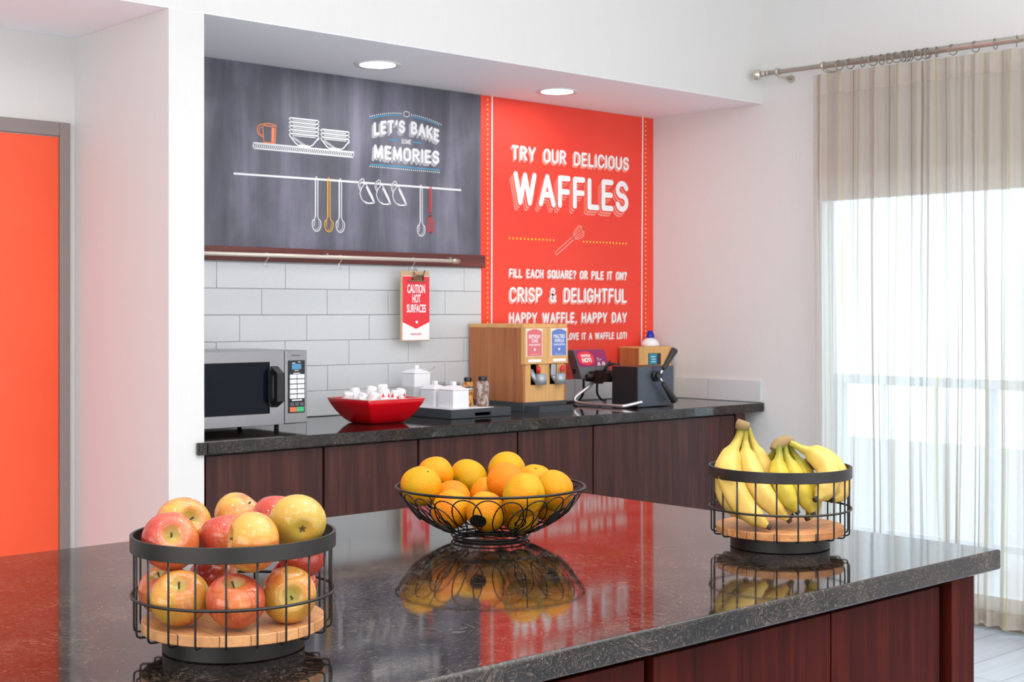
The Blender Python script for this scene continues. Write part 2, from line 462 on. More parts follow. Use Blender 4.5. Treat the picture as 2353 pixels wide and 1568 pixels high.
def stroke(mb, pts, w, y, closed=False):
    """flat chalk stroke on a wall plane y: pts are (x,z)"""
    n = len(pts); L = []; R = []
    for i in range(n):
        a = pts[i-1] if (i > 0 or closed) else pts[i]; b = pts[(i+1) % n] if (i < n-1 or closed) else pts[i]
        tx, tz = b[0]-a[0], b[1]-a[1]; l = math.hypot(tx, tz) or 1; nx, nz = -tz/l*w/2, tx/l*w/2
        L.append((pts[i][0]+nx, y, pts[i][1]+nz)); R.append((pts[i][0]-nx, y, pts[i][1]-nz))
    m = n if closed else n-1
    mb.add(L+R, [(i, n+i, n+(i+1) % n, (i+1) % n) for i in range(m)]); return mb
def disc(mb, x, z, r, y, n=10, rz=None):
    mb.add([(x+r*cos(2*PI*i/n), y, z+(rz or r)*sin(2*PI*i/n)) for i in range(n)], [tuple(range(n))]); return mb
def ell(cx, cz, a, b, t0=0, t1=360, n=20):
    return [(cx+a*cos(math.radians(t0+(t1-t0)*i/n)), cz+b*sin(math.radians(t0+(t1-t0)*i/n))) for i in range(n+1)]

def arc(cx, cy, rx, ry, a0, a1, n=9):
    return [(cx+rx*cos(math.radians(a0+(a1-a0)*i/n)), cy+ry*sin(math.radians(a0+(a1-a0)*i/n))) for i in range(n+1)]
_O = arc(.26, .72, .26, .28, 0, 180)+arc(.26, .28, .26, .28, 180, 360)+[(.52, .72)]
GL = {'A': (.6, [[(0, 0), (.3, 1), (.6, 0)], [(.11, .34), (.49, .34)]]),
 'B': (.5, [[(0, .53), (.24, .53)]+arc(.24, .765, .22, .235, -90, 90)+[(0, 1), (0, 0), (.24, 0)]+arc(.24, .265, .26, .265, -90, 90)]),
 'C': (.5, [arc(.26, .72, .26, .28, 12, 180)+arc(.26, .28, .26, .28, 180, 348)]),
 'D': (.5, [[(0, 0), (0, 1), (.18, 1)]+arc(.2, .7, .3, .3, 90, 0)+arc(.2, .3, .3, .3, 0, -90)+[(0, 0)]]),
 'E': (.42, [[(.42, 0), (0, 0), (0, 1), (.42, 1)], [(0, .51), (.38, .51)]]),
 'F': (.42, [[(0, 0), (0, 1), (.42, 1)], [(0, .5), (.38, .5)]]),
 'G': (.52, [arc(.26, .72, .26, .28, 12, 180)+arc(.26, .28, .26, .28, 180, 360)+[(.52, .44), (.3, .44)]]),
 'H': (.5, [[(0, 0), (0, 1)], [(.5, 0), (.5, 1)], [(0, .5), (.5, .5)]]),
 'I': (.001, [[(0, 0), (0, 1)]]),
 'K': (.5, [[(0, 0), (0, 1)], [(.48, 1), (.02, .42)], [(.18, .6), (.5, 0)]]),
 'L': (.4, [[(0, 1), (0, 0), (.4, 0)]]),
 'M': (.66, [[(0, 0), (.05, 1), (.33, .1), (.61, 1), (.66, 0)]]),
 'N': (.5, [[(0, 0), (0, 1), (.5, 0), (.5, 1)]]),
 'O': (.52, [_O]),
 'P': (.48, [[(0, 0), (0, 1), (.22, 1)]+arc(.22, .74, .26, .26, 90, -90)+[(0, .48)]]),
 'Q': (.52, [_O, [(.32, .2), (.54, -.04)]]),
 'R': (.5, [[(0, 0), (0, 1), (.22, 1)]+arc(.22, .745, .26, .255, 90, -90)+[(0, .49)], [(.24, .49), (.5, 0)]]),
 'S': (.48, [arc(.24, .755, .235, .245, 15, 258)+arc(.24, .26, .24, .26, 82, -165)]),
 'T': (.5, [[(0, 1), (.5, 1)], [(.25, 1), (.25, 0)]]),
 'U': (.5, [[(0, 1), (0, .26)]+arc(.25, .26, .25, .26, 180, 360)+[(.5, 1)]]),
 'V': (.56, [[(0, 1), (.28, 0), (.56, 1)]]),
 'W': (.86, [[(0, 1), (.21, 0), (.43, .98), (.65, 0), (.86, 1)]]),
 'Y': (.54, [[(0, 1), (.27, .44), (.54, 1)], [(.27, .44), (.27, 0)]]),
 '\u2019': (.08, [[(.08, 1), (.06, .84), (0, .72)]]),
 '?': (.42, [arc(.21, .76, .21, .24, 170, -40)+[(.22, .42), (.22, .27)], [(.22, .0), (.22, .005)]]),
 '!': (.001, [[(0, 1), (0, .28)], [(0, 0), (0, .005)]]),
 ',': (.06, [[(.06, .03), (0, -.14)]]),
 '&': (.56, [[(.56, 0), (.1, .72)]+arc(.25, .8, .16, .2, 200, -20)+[(.3, .58), (.06, .38)]+arc(.22, .24, .22, .24, 140, 300)+[(.54, .42)]])}
def chalk_text(mb, s_, x0, x1, z0, z1, y, w, dx=0, dz=0, warp=None, space=.34):
    """one line of tall hand-lettered capitals with rounded strokes of width w"""
    gap = w/(z1-z0)*1.0+.13
    tot = 0
    for i, ch in enumerate(s_): tot += (space if ch == ' ' else GL[ch][0])+(gap if i < len(s_)-1 else 0)
    h = z1-z0-w; sx = (x1-x0-w)/tot; x = x0+w/2; yy = y
    for ch in s_:
        if ch == ' ': x += (space+gap)*sx; continue
        wd, st = GL[ch]
        for path in st:
            P = []
            for px, pz in path:
                X = x+px*sx; Z = z0+w/2+pz*h
                if warp: Z += warp((X-x0)/(x1-x0))
                P.append((X+dx, Z+dz))
            cut = [0]
            for i in range(1, len(P)-1):
                a_ = math.atan2(P[i][1]-P[i-1][1], P[i][0]-P[i-1][0]); b_ = math.atan2(P[i+1][1]-P[i][1], P[i+1][0]-P[i][0])
                if abs((b_-a_+PI) % (2*PI)-PI) > .75: cut.append(i)
            cut.append(len(P)-1)
            for i0, i1 in zip(cut[:-1], cut[1:]):
                stroke(mb, P[i0:i1+1], w, yy); yy -= 5e-6
            for i0 in cut: disc(mb, P[i0][0], P[i0][1], w/2, yy, 12); yy -= 5e-6
        x += (wd+gap)*sx
    return mb

# ------------------------------------------------------------------ room shell
XR, YB, YF, ZS = 5.609, 5.04, 4.31, 2.41
ZC = 3.05
struct(box('floor', (-3.3, XR+.16, -3.1, 5.2, -.08, 0), M_FLOOR))
struct(box('ceiling', (-3.3, XR+.16, -3.1, YF+.02, ZC, ZC+.1), M_SOFFIT))
struct(box('wall_back', (-3.3, XR+.16, YB, YB+.12, 0, ZC), M_WALL))
struct(box('wall_header', (-3.3, XR, YF, YB, ZS, ZC), M_WALL))
struct(box('ceiling', (-3.2, XR-.001, YF+.001, YB-.001, ZS-.003, ZS-.0002), M_SOFFIT))
struct(box('wall_pillar', (2.338, 2.474, YF, YB, 0, ZS-.0035), M_WALL))
struct(box('wall_left', (-3.4, -3.2, -3.1, 5.2, 0, ZC), M_WALL))
struct(box('wall_front', (-3.4, XR+.16, -3.2, -3.0, 0, ZC), M_WALL))
WY0, WY1, WZ0, WZ1 = 1.5, 3.985, .075, 2.02
mb = MB()
mb.box(XR, XR+.14, WY1, YB+.12, 0, ZC); mb.box(XR, XR+.14, -3.1, WY0, 0, ZC)
mb.box(XR, XR+.14, WY0, WY1, WZ1, ZC)
struct(mb.build('wall_right', M_WALL))
struct(box('trim_1', (XR-.012, XR+.14, WY0, WY1, 0, WZ0), plain('stained_sill', (150, 136, 124), .5)))
# patio window: frame and panes
M_WFRAME = plain('pale_window_frame', (236, 240, 242), .45)
mb = MB()
fx0, fx1 = XR+.002, XR+.05
mb.box(fx0, fx1, WY0, WY1, WZ1-.12, WZ1); mb.box(fx0, fx1, WY0, WY1, WZ0, WZ0+.06)
for y in (WY0, 2.66, 2.74, WY1-.03): mb.box(fx0, fx1, y, y+.03, WZ0+.06, WZ1-.12)
w1 = struct(mb.build('window_1', M_WFRAME))
pane = MB()
pane.box(XR+.02, XR+.026, WY0+.03, 2.66, WZ0+.06, WZ1-.12); pane.box(XR+.02, XR+.026, 2.77, WY1-.03, WZ0+.06, WZ1-.12)
pane.build('pane', M_PANE, w1)
# outside: patio ground and a pale railing
struct(box('ground', (XR+.16, 14, -6, 12, -.25, -.1), plain('pale_paving', (205, 208, 210), .8)))
rail = thing('balcony_railing', (7.3, 2.5, -.1), 'pale railing of thin bars outside the curtained window', 'railing')
mb = MB(); mb.box(7.27, 7.33, -1, 6, .93, .985); mb.box(7.28, 7.32, -1, 6, .02, .06)
mb.build('rail', plain('pale_grey_railing', (226, 234, 240), .5), rail)
for i in range(8):
    y = -1+i; box('post', (7.275, 7.325, y-.025, y+.025, -.1, .93), MATS['pale_grey_railing'], rail)
for i in range(20):
    y = -.9+i*.35; box('bar', (7.292, 7.308, y-.008, y+.008, .06, .93), MATS['pale_grey_railing'], rail)

# left door on the recess wall
d = box('door_1', (1.1, 2.272, YB-.008, YB-.002, 0, 2.026), M_DOOR); struct(d)
mb = MB()
mb.box(2.274, 2.315, YB-.016, YB-.001, 0, 2.082); mb.box(1.05, 2.274, YB-.016, YB-.001, 2.03, 2.082); mb.box(1.05, 1.1, YB-.016, YB-.001, 0, 2.03)
f = mb.build('door_frame', M_FRAME, d, .003)

# ------------------------------------------------------------------ recessed lamps in the soffit
for i, (x, y) in enumerate(((3.520, 4.705), (4.574, 4.711))):
    lab = ('round recessed lamp in the niche soffit above the chalkboard mural', 'round recessed lamp in the niche soffit above the orange-red mural')[i]
    t = thing('recessed_lamp', (x, y, ZS-.003), lab, 'lamp', 'recessed lamps in the soffit')
    mb = MB(); mb.lathe([(.074, -.004), (.096, -.007), (.1, -.0005), (.074, -.0005)], (x, y, ZS-.003), 48, False); mb.build('trim_ring', M_WHITEPLASTIC, t)
    mb = MB(); mb.cyl((x, y, ZS-.0075), .0742, .004, 48); mb.build('diffuser', M_LAMP, t)

# ------------------------------------------------------------------ murals on the niche wall
Y0 = YB-.004
def layer(k): return Y0-.0006-.0008*k
board = thing('chalkboard_mural', (3.42, YB, 2.0), 'dark grey chalkboard mural with chalk bowls, hanging spoons and LET\'S BAKE SOME MEMORIES', 'mural')
box('board', (2.475, 4.3795, Y0, YB-.001, 1.639, ZS-.004), M_BOARD, board)
# heading
arc1 = lambda u: .026*(1-(2*u-1)**2)
for word, zz0, zz1, wp in (('LET\u2019S BAKE', 2.156, 2.216, arc1), ('MEMORIES', 2.055, 2.118, None)):
    mb = MB()
    for k in range(5): chalk_text(mb, word, 3.744, 4.123, zz0, zz1, layer(1)+.00005*k, .0135, -.0022*(k+1), -.0026*(k+1), wp, .2)
    mb.build('lettering_shade', M_CHALKGREY, board)
    chalk_text(MB(), word, 3.744, 4.123, zz0, zz1, layer(2), .0125, 0, 0, wp, .2).build('lettering', M_CHALK, board)
chalk_text(MB(), 'SOME', 3.9, 3.957, 2.134, 2.156, layer(2), .0032).build('lettering', M_CHALK, board)
mb = MB(); mb2 = MB()
for i in range(16):
    u = i/15; x = 3.724+(3.898-3.724)*u; disc(mb, x, 2.241+.03*(1-(1-u)**1.8), .003, layer(2))
    x = 3.959+(4.133-3.959)*u; disc(mb2, x, 2.2705-.0285*u**1.8, .003, layer(2))
mb.build('dotted_arc', M_CHALK, board); mb2.build('dotted_arc', M_CHALK, board)
mb = MB()
for i in range(35): disc(mb, 3.724+(4.122-3.724)*i/34, 2.018, .003, layer(2))
mb.build('dotted_rule', M_CHALK, board)
stroke(MB(), [(3.914, 2.262), (3.914, 2.278), (3.929, 2.284), (3.946, 2.278), (3.946, 2.264), (3.931, 2.258)], .0035, layer(2), True).build('hexagon', M_CHALK, board)
for P_, w_ in (([(3.726+(3.899-3.726)*i/12, 2.232+.031*(1-(1-i/12)**1.8)) for i in range(13)], .005), ([(3.953+(4.123-3.953)*i/12, 2.2625-.0255*(i/12)**1.8) for i in range(13)], .005),
             ([(3.726, 2.027), (4.122, 2.029)], .0055), ([(3.829, 2.146), (3.888, 2.146)], .005), ([(3.964, 2.146), (4.014, 2.146)], .005)):
    stroke(MB(), P_, w_, layer(2)).build('blue_rule', M_CHALKBLUE, board)
# drawn shelf with hatching
mb = MB()
stroke(mb, [(3.119, 2.074), (3.637, 2.074)], .007, layer(1)); stroke(mb, [(3.119, 2.052), (3.632, 2.052)], .006, layer(1))
stroke(mb, [(3.121, 2.05), (3.121, 2.076)], .006, layer(1)); stroke(mb, [(3.636, 2.074), (3.634, 2.056)], .003, layer(1))
for i in range(52): x = 3.128+i*.0096; stroke(mb, [(x, 2.053), (x+.0085, 2.073)], .0043, layer(1))
mb.build('chalk_shelf', M_CHALK, board)
mb = MB(); ww = .0042
stroke(mb, [(3.167, 2.157), (3.171, 2.079)], ww, layer(1)); stroke(mb, [(3.231, 2.158), (3.227, 2.079)], ww, layer(1))
stroke(mb, [(3.171, 2.08), (3.227, 2.08)], .006, layer(1)); stroke(mb, ell(3.199, 2.156, .032, .005), .0042, layer(1), False)
stroke(mb, [(3.218, 2.146), (3.216, 2.084)], .015, layer(1))
stroke(mb, ell(3.166, 2.13, .026, .026, 80, 275, 16), ww, layer(1)); stroke(mb, ell(3.166, 2.128, .017, .017, 80, 275, 12), .003, layer(1))
mb.build('chalk_mug', M_CHALKORANGE, board)
def chalk_bowls(x0, x1, ztop, n, name):
    mb = MB(); zb = 2.078; c = (x0+x1)/2
    step = .0166
    for k in range(n):
        z = ztop-k*step
        stroke(mb, [(x0+.004, z-.002), (x0+.012, z+.002), (x1-.012, z+.002), (x1-.003, z-.001)], .0062, layer(1))
        stroke(mb, [(x0+.02, z-.0062), (x1-.02, z-.0062)], .003, layer(1))
        stroke(mb, [(x1-.012, z+.001), (x1-.002, z-.004), (x1-.014, z-.012)], .0038, layer(1))
        stroke(mb, [(x0+.012, z+.001), (x0+.002, z-.003), (x0+.012, z-.010)], .0038, layer(1))
    z = ztop-(n-1)*step-.006
    L = [(x0+.004, z), (x0+.02, z-.016), (x0+.036, z-.032), (c-.028, zb+.002), (c+.028, zb+.002), (x1-.034, z-.032), (x1-.018, z-.014), (x1-.002, z-.002)]
    stroke(mb, L, .0048, layer(1)); stroke(mb, [(c-.026, zb+.006), (c+.026, zb+.006)], .003, layer(1))
    for i in range(12):
        a = i/11; x = x0+.018+a*.06; zz = z-.012-a*.03
        stroke(mb, [(x, zz), (x+.008, zz+.008)], .0025, layer(1))
    return mb.build(name, M_CHALK, board)
chalk_bowls(3.294, 3.453, 2.194, 5, 'chalk_bowls'); chalk_bowls(3.456, 3.614, 2.159, 3, 'chalk_bowls')
mb = MB(); stroke(mb, [(3.027, 1.940), (3.5, 1.943), (4.0, 1.943), (4.16, 1.943), (4.256, 1.943)], .0085, layer(1)); mb.build('chalk_rail', M_CHALK, board)
def chalk_spoon(x, mat, zb=1.717):
    mb = MB()
    pts = [(x-.0065, 1.945)]+[(x-.0065, 1.78)]+[(x-.012, 1.768)]+ell(x, 1.748, .0225, .031, 150, 390, 20)+[(x+.012, 1.768), (x+.0065, 1.78), (x+.0065, 1.945)]
    stroke(mb, pts, .004, layer(2)); stroke(mb, ell(x-.001, 1.747, .0145, .022, 250, 400, 10), .0022, layer(2))
    for i in range(5): stroke(mb, [(x-.016, 1.738+i*.006), (x-.008, 1.742+i*.006)], .0022, layer(2))
    stroke(mb, [(x-.006, 1.951), (x+.004, 1.951)], .004, layer(2)); stroke(mb, [(x-.003, 1.95), (x-.003, 1.78)], .0018, layer(2))
    return mb.build('chalk_spoon', mat, board)
chalk_spoon(3.437, M_CHALK); plabel(chalk_spoon(3.501, M_CHALKYELLOW), 'yellow chalk spoon'); chalk_spoon(3.562, M_CHALK); chalk_spoon(4.015, M_CHALK)
for dx in (0, .091, .182):
    mb = MB()
    P = [(3.694, 1.939), (3.677, 1.918), (3.668, 1.894), (3.677, 1.872), (3.695, 1.852), (3.71, 1.847), (3.735, 1.849), (3.75, 1.857), (3.737, 1.885), (3.718, 1.915), (3.702, 1.937)]
    stroke(mb, [(x+dx, z) for x, z in P], .004, layer(1), True)
    stroke(mb, [(3.744+dx, 1.862), (3.722+dx, 1.896), (3.704+dx, 1.926)], .008, layer(1))
    stroke(mb, [(3.69+dx, 1.858), (3.712+dx, 1.85), (3.742+dx, 1.854)], .01, layer(1))
    stroke(mb, [(3.67+dx, 1.908), (3.66+dx, 1.93), (3.667+dx, 1.95), (3.682+dx, 1.961), (3.69+dx, 1.957), (3.692+dx, 1.945)], .004, layer(1))
    stroke(mb, [(3.676+dx, 1.912), (3.668+dx, 1.93), (3.673+dx, 1.944), (3.684+dx, 1.951)], .0025, layer(1))
    mb.build('chalk_cup', M_CHALK, board)
mb = MB(); x = 4.07
stroke(mb, [(x-.007, 1.948), (x-.006, 1.823)], .004, layer(2)); stroke(mb, [(x+.004, 1.948), (x+.004, 1.823)], .008, layer(2)); stroke(mb, [(x-.006, 1.825), (x+.006, 1.825)], .008, layer(2))
for a in (.023, .015, .006):
    stroke(mb, [(x-.003, 1.815), (x-a*.7, 1.79)]+ell(x, 1.76, a, .026, 160, 380, 14)+[(x+a*.7, 1.79), (x+.003, 1.815)], .0034, layer(2))
mb.build('chalk_whisk', M_CHALKRED, board)

red = thing('waffle_mural', (4.99, YB, 1.7), 'orange-red mural lettered TRY OUR DELICIOUS WAFFLES beside the chalkboard', 'mural')
box('panel', (4.3805, XR-.001, Y0, YB-.001, 1.027, ZS-.004), M_RED, red)
for word, xa, xb, za, zb_, w, f in (('TRY OUR DELICIOUS', 4.577, 5.413, 2.112, 2.183, .0125, .55), ('WAFFLES', 4.588, 5.409, 1.892, 2.056, .0285, 1.0),
        ('FILL EACH SQUARE? OR PILE IT ON?', 4.560, 5.397, 1.535, 1.579, .0085, .28), ('CRISP & DELIGHTFUL', 4.562, 5.397, 1.415, 1.490, .0125, .5),
        ('HAPPY WAFFLE, HAPPY DAY', 4.560, 5.397, 1.312, 1.366, .0095, .4), ('LOVE IT A WAFFLE LOT!', 4.951, 5.396, 1.226, 1.262, .0065, .22)):
    steps = ((1, -.022, -.027, M_PINKPAINT, 'lettering_shade', 1.0), (2, -.0165, -.020, M_RED, 'lettering_gap', 1.12), (3, -.0125, -.0152, M_PINKPAINT, 'lettering_shade', 1.0), (4, -.0055, -.0068, M_RED, 'lettering_gap', 1.12)) if f == 1.0 else ((3, -.0165, -.020, M_PINKPAINT, 'lettering_shade', 1.0),)
    for k, dx, dz, m_, nm, ws in steps:
        chalk_text(MB(), word, xa, xb, za, zb_, layer(k), w*ws, dx*f, dz*f).build(nm, m_, red)
    chalk_text(MB(), word, xa, xb, za, zb_, layer(5), w).build('lettering', M_WHITEPRINT, red)
for xx, dz in ((4.423, 0), (5.547, -.004)):
    mb = MB()
    for i in range(58):
        z = 2.388-i*.0238
        if z > 1.05: disc(mb, xx, z+dz, .0048, layer(1))
    mb.build('dotted_border', M_DOTYELLOW, red)
for xa, xb, n_ in ((4.565, 4.864, 13), (5.077, 5.394, 14)):
    mb = MB()
    for i in range(n_): disc(mb, xa+(xb-xa)*i/(n_-1), 1.7275, .0055, layer(1))
    mb.build('dotted_rule', M_DOTYELLOW, red)
for xx, sl in ((4.452, .0001), (5.525, .0003)):
    mb = MB(); stroke(mb, [(xx-sl*i, 2.409-.0345*i) for i in range(40)], .008, layer(1)); mb.build('white_rule', M_WHITEPRINT, red)
mb = MB()
def rot(pts, cx, cz, a): return [(cx+x*cos(a)-z*sin(a), cz+x*sin(a)+z*cos(a)) for x, z in pts]
ang = math.atan2(1.744-1.676, 5.002-4.872)+.1
stroke(mb, rot([(-.145, -.011), (0, -.009)], 5.0, 1.743, ang), .006, layer(1)); stroke(mb, rot([(-.145, .007), (0, .007)], 5.0, 1.743, ang), .005, layer(1)); stroke(mb, rot([(-.145, -.011), (-.148, 0), (-.145, .007)], 5.0, 1.743, ang), .005, layer(1))
for b in (.034, .022, .008): stroke(mb, rot([(0, .004), (.03, b*.75)]+ell(.055, 0, .034, b, 70, -70, 10)+[(.03, -b*.75), (0, -.006)], 5.0, 1.743, ang), .0045, layer(1))
mb.build('whisk_drawing', M_PINKPAINT, red)

# ------------------------------------------------------------------ tile backsplash
tiles = thing('tile_backsplash', (3.42, YB, .915), 'white glazed subway tiles on the niche wall under the chalkboard', 'tiles')
box('grout', (2.476, 4.3795, YB-.006, YB-.001, .9165, 1.579), M_GROUT, tiles)
mb = MB(); rows = [1.465, 1.3553, 1.2445, 1.135, 1.0255, .9165]; offs = [2.944, 3.158, 3.052, 2.942, 3.159, 3.05]
for z, o_ in zip(rows, offs):
    x = o_-.3315*3
    while x < 4.38:
        a, b = max(x, 2.476), min(x+.3315, 4.378)
        if b-a > .01: mb.box(a+.0011, b-.0011, YB-.012, YB-.004, z+.001, min(z+.1088, 1.579))
        x += .3315
mb.build('tiles', M_TILE, tiles, .0018)
low = thing('side_backsplash', (5.0, YB, .915), 'low row of white tiles on the niche wall under the orange-red mural', 'tiles')
mb = MB(); x = 4.382
for b in (4.676, 5.008, 5.34, XR-.013):
    mb.box(x+.0016, b-.0016, YB-.012, YB-.004, .918, 1.024); x = b
mb.build('tiles', M_TILE, low, .0025)
side = thing('side_backsplash', (XR, 4.65, .915), 'low row of white tiles on the right niche wall above the counter', 'tiles')
mb = MB()
mb.box(XR-.012, XR, 4.309, 4.648, .916, 1.025); mb.box(XR-.012, XR, 4.651, YB-.013, .916, 1.025)
mb.build('tiles', M_TILE, side, .0025)
side2 = thing('side_backsplash', (2.474, 4.65, .915), 'low row of white tiles on the left niche wall beside the microwave', 'tiles')
mb = MB(); mb.box(2.474, 2.487, 4.33, 4.66, .916, 1.025); mb.box(2.474, 2.487, 4.663, YB-.013, .916, 1.025)
mb.build('tiles', M_TILE, side2, .0025)

# ------------------------------------------------------------------ shelf board and hook rail
tag(box('shelf_board', (2.474, 4.391, YB-.026, YB, 1.58, 1.638), M_SHELF, None, .002, origin=(3.43, YB, 1.58)), 'long reddish wood board on the wall between chalkboard and white tiles', 'board')
M_RAIL = plain('pale_metal_rail', (226, 216, 202), .35, .25)
hr = thing('hook_rail', (3.35, 4.97, 1.604), 'slim pale metal rail running along the reddish wood board', 'rail')
mb = MB(); mb.tube([(2.48, 4.97, 1.604), (4.16, 4.97, 1.604)], .0085, 12); mb.build('rod', M_RAIL, hr)
mb = MB(); mb.tube([(4.15, 4.97, 1.604), (4.158, 4.97, 1.604), (4.162, 4.97, 1.604), (4.19, 4.97, 1.604)], [.0095, .012, .0115, .010], 12); mb.build('end_cap', M_NICKEL, hr)
for x in (2.7, 3.45, 4.14):
    mb = MB(); mb.tube([(x, 4.97, 1.612), (x, 4.97, 1.618), (x, 5.013, 1.618)], .003, 8); mb.build('bracket', M_NICKEL, hr)
hl = ('leftmost bare metal S hook on the pale hook rail', 'middle bare metal S hook on the pale hook rail', 'metal S hook on the rail holding up the caution clipboard')
for x, l in zip((3.1425, 3.5135, 3.917), hl):
    mb = MB()
    pts = [(x+.012*cos(a)+.002, 4.97, 1.602+.012*sin(a)) for a in [math.radians(v) for v in range(200, -60, -20)]]
    pts += [(x+.002, 4.968, 1.583), (x-.008, 4.966, 1.573)]
    pts += [(x-.002+.0095*cos(a), 4.965, 1.566+.0095*sin(a)) for a in [math.radians(v) for v in range(150, 370, 20)]]
    tag(mb.tube(pts, .0016, 6).build('s_hook', M_CHROME, None, origin=(x, 4.97, 1.604)), l, 'hook', 'S hooks on the rail')
# clipboard
cb = thing('clipboard', (3.91, 4.955, 1.39), 'narrow brown clipboard hanging from an S hook with red CAUTION HOT SURFACES sheet', 'clipboard')
def tilt(o, r): o.rotation_euler = r
mb = MB(); mb.box(3.832, 3.998, 4.952, 4.957, 1.236, 1.552); mb.build('board', plain('brown_hardboard', (196, 164, 128), .6), cb, .002)
mb = MB(); mb.box(3.842, 3.996, 4.9505, 4.9515, 1.241, 1.53); mb.build('paper', M_WHITEPRINT, cb)
mb = MB(); mb.add([(3.842, 4.9498, 1.528), (3.996, 4.9498, 1.528), (3.996, 4.9498, 1.322), (3.919, 4.9498, 1.291), (3.842, 4.9498, 1.322)], [(0, 1, 2, 3, 4)]); mb.build('red_panel', M_REDPRINT, cb)
mb = MB()
for s_, x0, x1, z0, z1 in (('CAUTION', 3.868, 3.97, 1.452, 1.492), ('HOT', 3.897, 3.944, 1.409, 1.447), ('SURFACES', 3.865, 3.975, 1.365, 1.402)):
    put_text(mb, s_, on_wall(x0, x1, z0, z1, 4.9492), .022)
disc(mb, 3.922, 1.322, .0065, 4.9492, 16)
mb.build('lettering', M_WHITEPRINT, cb)
mb = MB(); put_text(mb, 'PLEASE BE CAREFUL', on_wall(3.888, 3.95, 1.264, 1.272, 4.9496), .02); mb.build('lettering', M_REDPRINT, cb)
mb = MB(); mb.box(3.872, 3.975, 4.946, 4.95, 1.505, 1.512); mb.tube([(3.895, 4.946, 1.512), (3.9, 4.938, 1.53), (3.95, 4.936, 1.532), (3.955, 4.946, 1.512)], .0045, 8)
mb.tube([(3.9, 4.944, 1.55), (3.905, 4.94, 1.535), (3.95, 4.94, 1.53), (3.962, 4.938, 1.556)], .003, 8)
mb.add([(3.895, 4.945, 1.511), (3.958, 4.945, 1.511), (3.95, 4.938, 1.535), (3.91, 4.938, 1.535)], [(0, 1, 2, 3)])
mb.tube([(3.918, 4.952, 1.535), (3.914, 4.956, 1.56), (3.922, 4.958, 1.566), (3.926, 4.954, 1.55)], .0016, 6)
plabel(mb.build('clip', plain('bronze_clip', (150, 118, 92), .3, .8), cb), 'bronze spring clip')

# ------------------------------------------------------------------ back counter
bc = thing('counter_top', (4.0, 4.65, .8715), 'dark stone worktop along the tiled niche carrying the microwave', 'worktop')
mb = MB(); mb.prism([(2.476, 4.29, .8715), (5.6, 4.29, .8715), (5.6, YB-.013, .8715), (2.476, YB-.013, .8715)], (0, 0, .0435)); mb.box(2.442, 2.4755, 4.29, 4.309, .8715, .915)
mb.build('slab', M_STONE, bc, .003)
seams = [2.488, 2.988, 3.44, 3.972, 4.427, 5.42]
cl = ['dark walnut cabinet under the back counter, next to the white pillar', 'dark walnut cabinet under the back counter, below the red bowl',
      'dark walnut cabinet under the back counter, directly behind the oranges', 'dark walnut cabinet under the back counter, right of the oranges',
      'widest walnut cabinet under the back counter, below the waffle maker']
for i in range(5):
    x0, x1 = seams[i], seams[i+1]
    t = thing('base_cabinet', ((x0+x1)/2, 4.65, 0), cl[i], 'cabinet', 'cabinets under the back counter')
    box('body', (x0, x1, 4.352, YB-.02, .1, .8705), M_DARKPLASTIC, t)
    box('plinth', (x0, x1, 4.42, 4.9, 0, .1), M_DARKPLASTIC, t)
    box('door', (x0+.005, x1-.005, 4.33, 4.351, .12, .862), M_CAB, t, .0015)
tag(box('end_panel', (5.428, 5.50, 4.33, YB-.02, 0, .87), M_CAB, None, .0015, origin=(5.464, 4.68, 0)), 'slim walnut panel closing the right end of the back cabinets', 'panel')
tag(box('filler_strip', (2.477, 2.486, 4.332, 4.6, 0, .87), M_CAB, None, origin=(2.48, 4.45, 0)), 'thin walnut strip between the white pillar and first back cabinet', 'panel')

# ------------------------------------------------------------------ island
isl = thing('island_worktop', (1.2, 1.95, .876), 'large polished dark stone slab on the island in front', 'worktop')
mb = MB(); mb.box(-.35, 2.487, 1.343, 2.557, .8765, .915)
o = mb.build('slab', M_STONE, isl); b = o.modifiers.new('bevel', 'BEVEL'); b.width = .005; b.segments = 4; b.limit_method = 'ANGLE'
il = [(-.3, .3, ), (.3, .91), (.91, 1.526)]
it = thing('island_cabinet', (2.23, 1.95, 0), 'red mahogany island cabinet at the right front with a square end post', 'cabinet')
box('body', (1.54, 2.44, 1.41, 2.5, .1, .876), M_ISL, it)
plabel(box('end_post', (2.362, 2.4425, 1.375, 1.409, 0, .876), M_ISL, it, .001), 'square end post')
box('door', (1.5435, 1.989, 1.385, 1.409, .11, .858), M_ISL, it, .0015)
box('door', (1.9935, 2.336, 1.385, 1.409, .11, .858), M_ISL, it, .0015)
box('plinth', (1.56, 2.42, 1.43, 2.48, 0, .1), M_DARKPLASTIC, it)
plabel(box('shade_strip', (1.5435, 2.361, 1.3955, 1.4095, .858, .8755), M_DARKPLASTIC, it), 'dark strip painting the shade under the stone')  # black strip stands in for the shadow below the slab overhang
i2 = thing('island_cabinet', (.63, 1.95, 0), 'red mahogany island cabinet left of the dark gap, mostly below the picture', 'cabinet')
box('body', (-.25, 1.522, 1.41, 2.5, .1, .876), M_ISL, i2)
for a, b_ in ((-.25, .33), (.34, .92), (.93, 1.525)): box('door', (a+.002, b_-.002, 1.385, 1.409, .11, .858), M_ISL, i2, .0015)
box('plinth', (-.23, 1.5, 1.43, 2.48, 0, .1), M_DARKPLASTIC, i2)

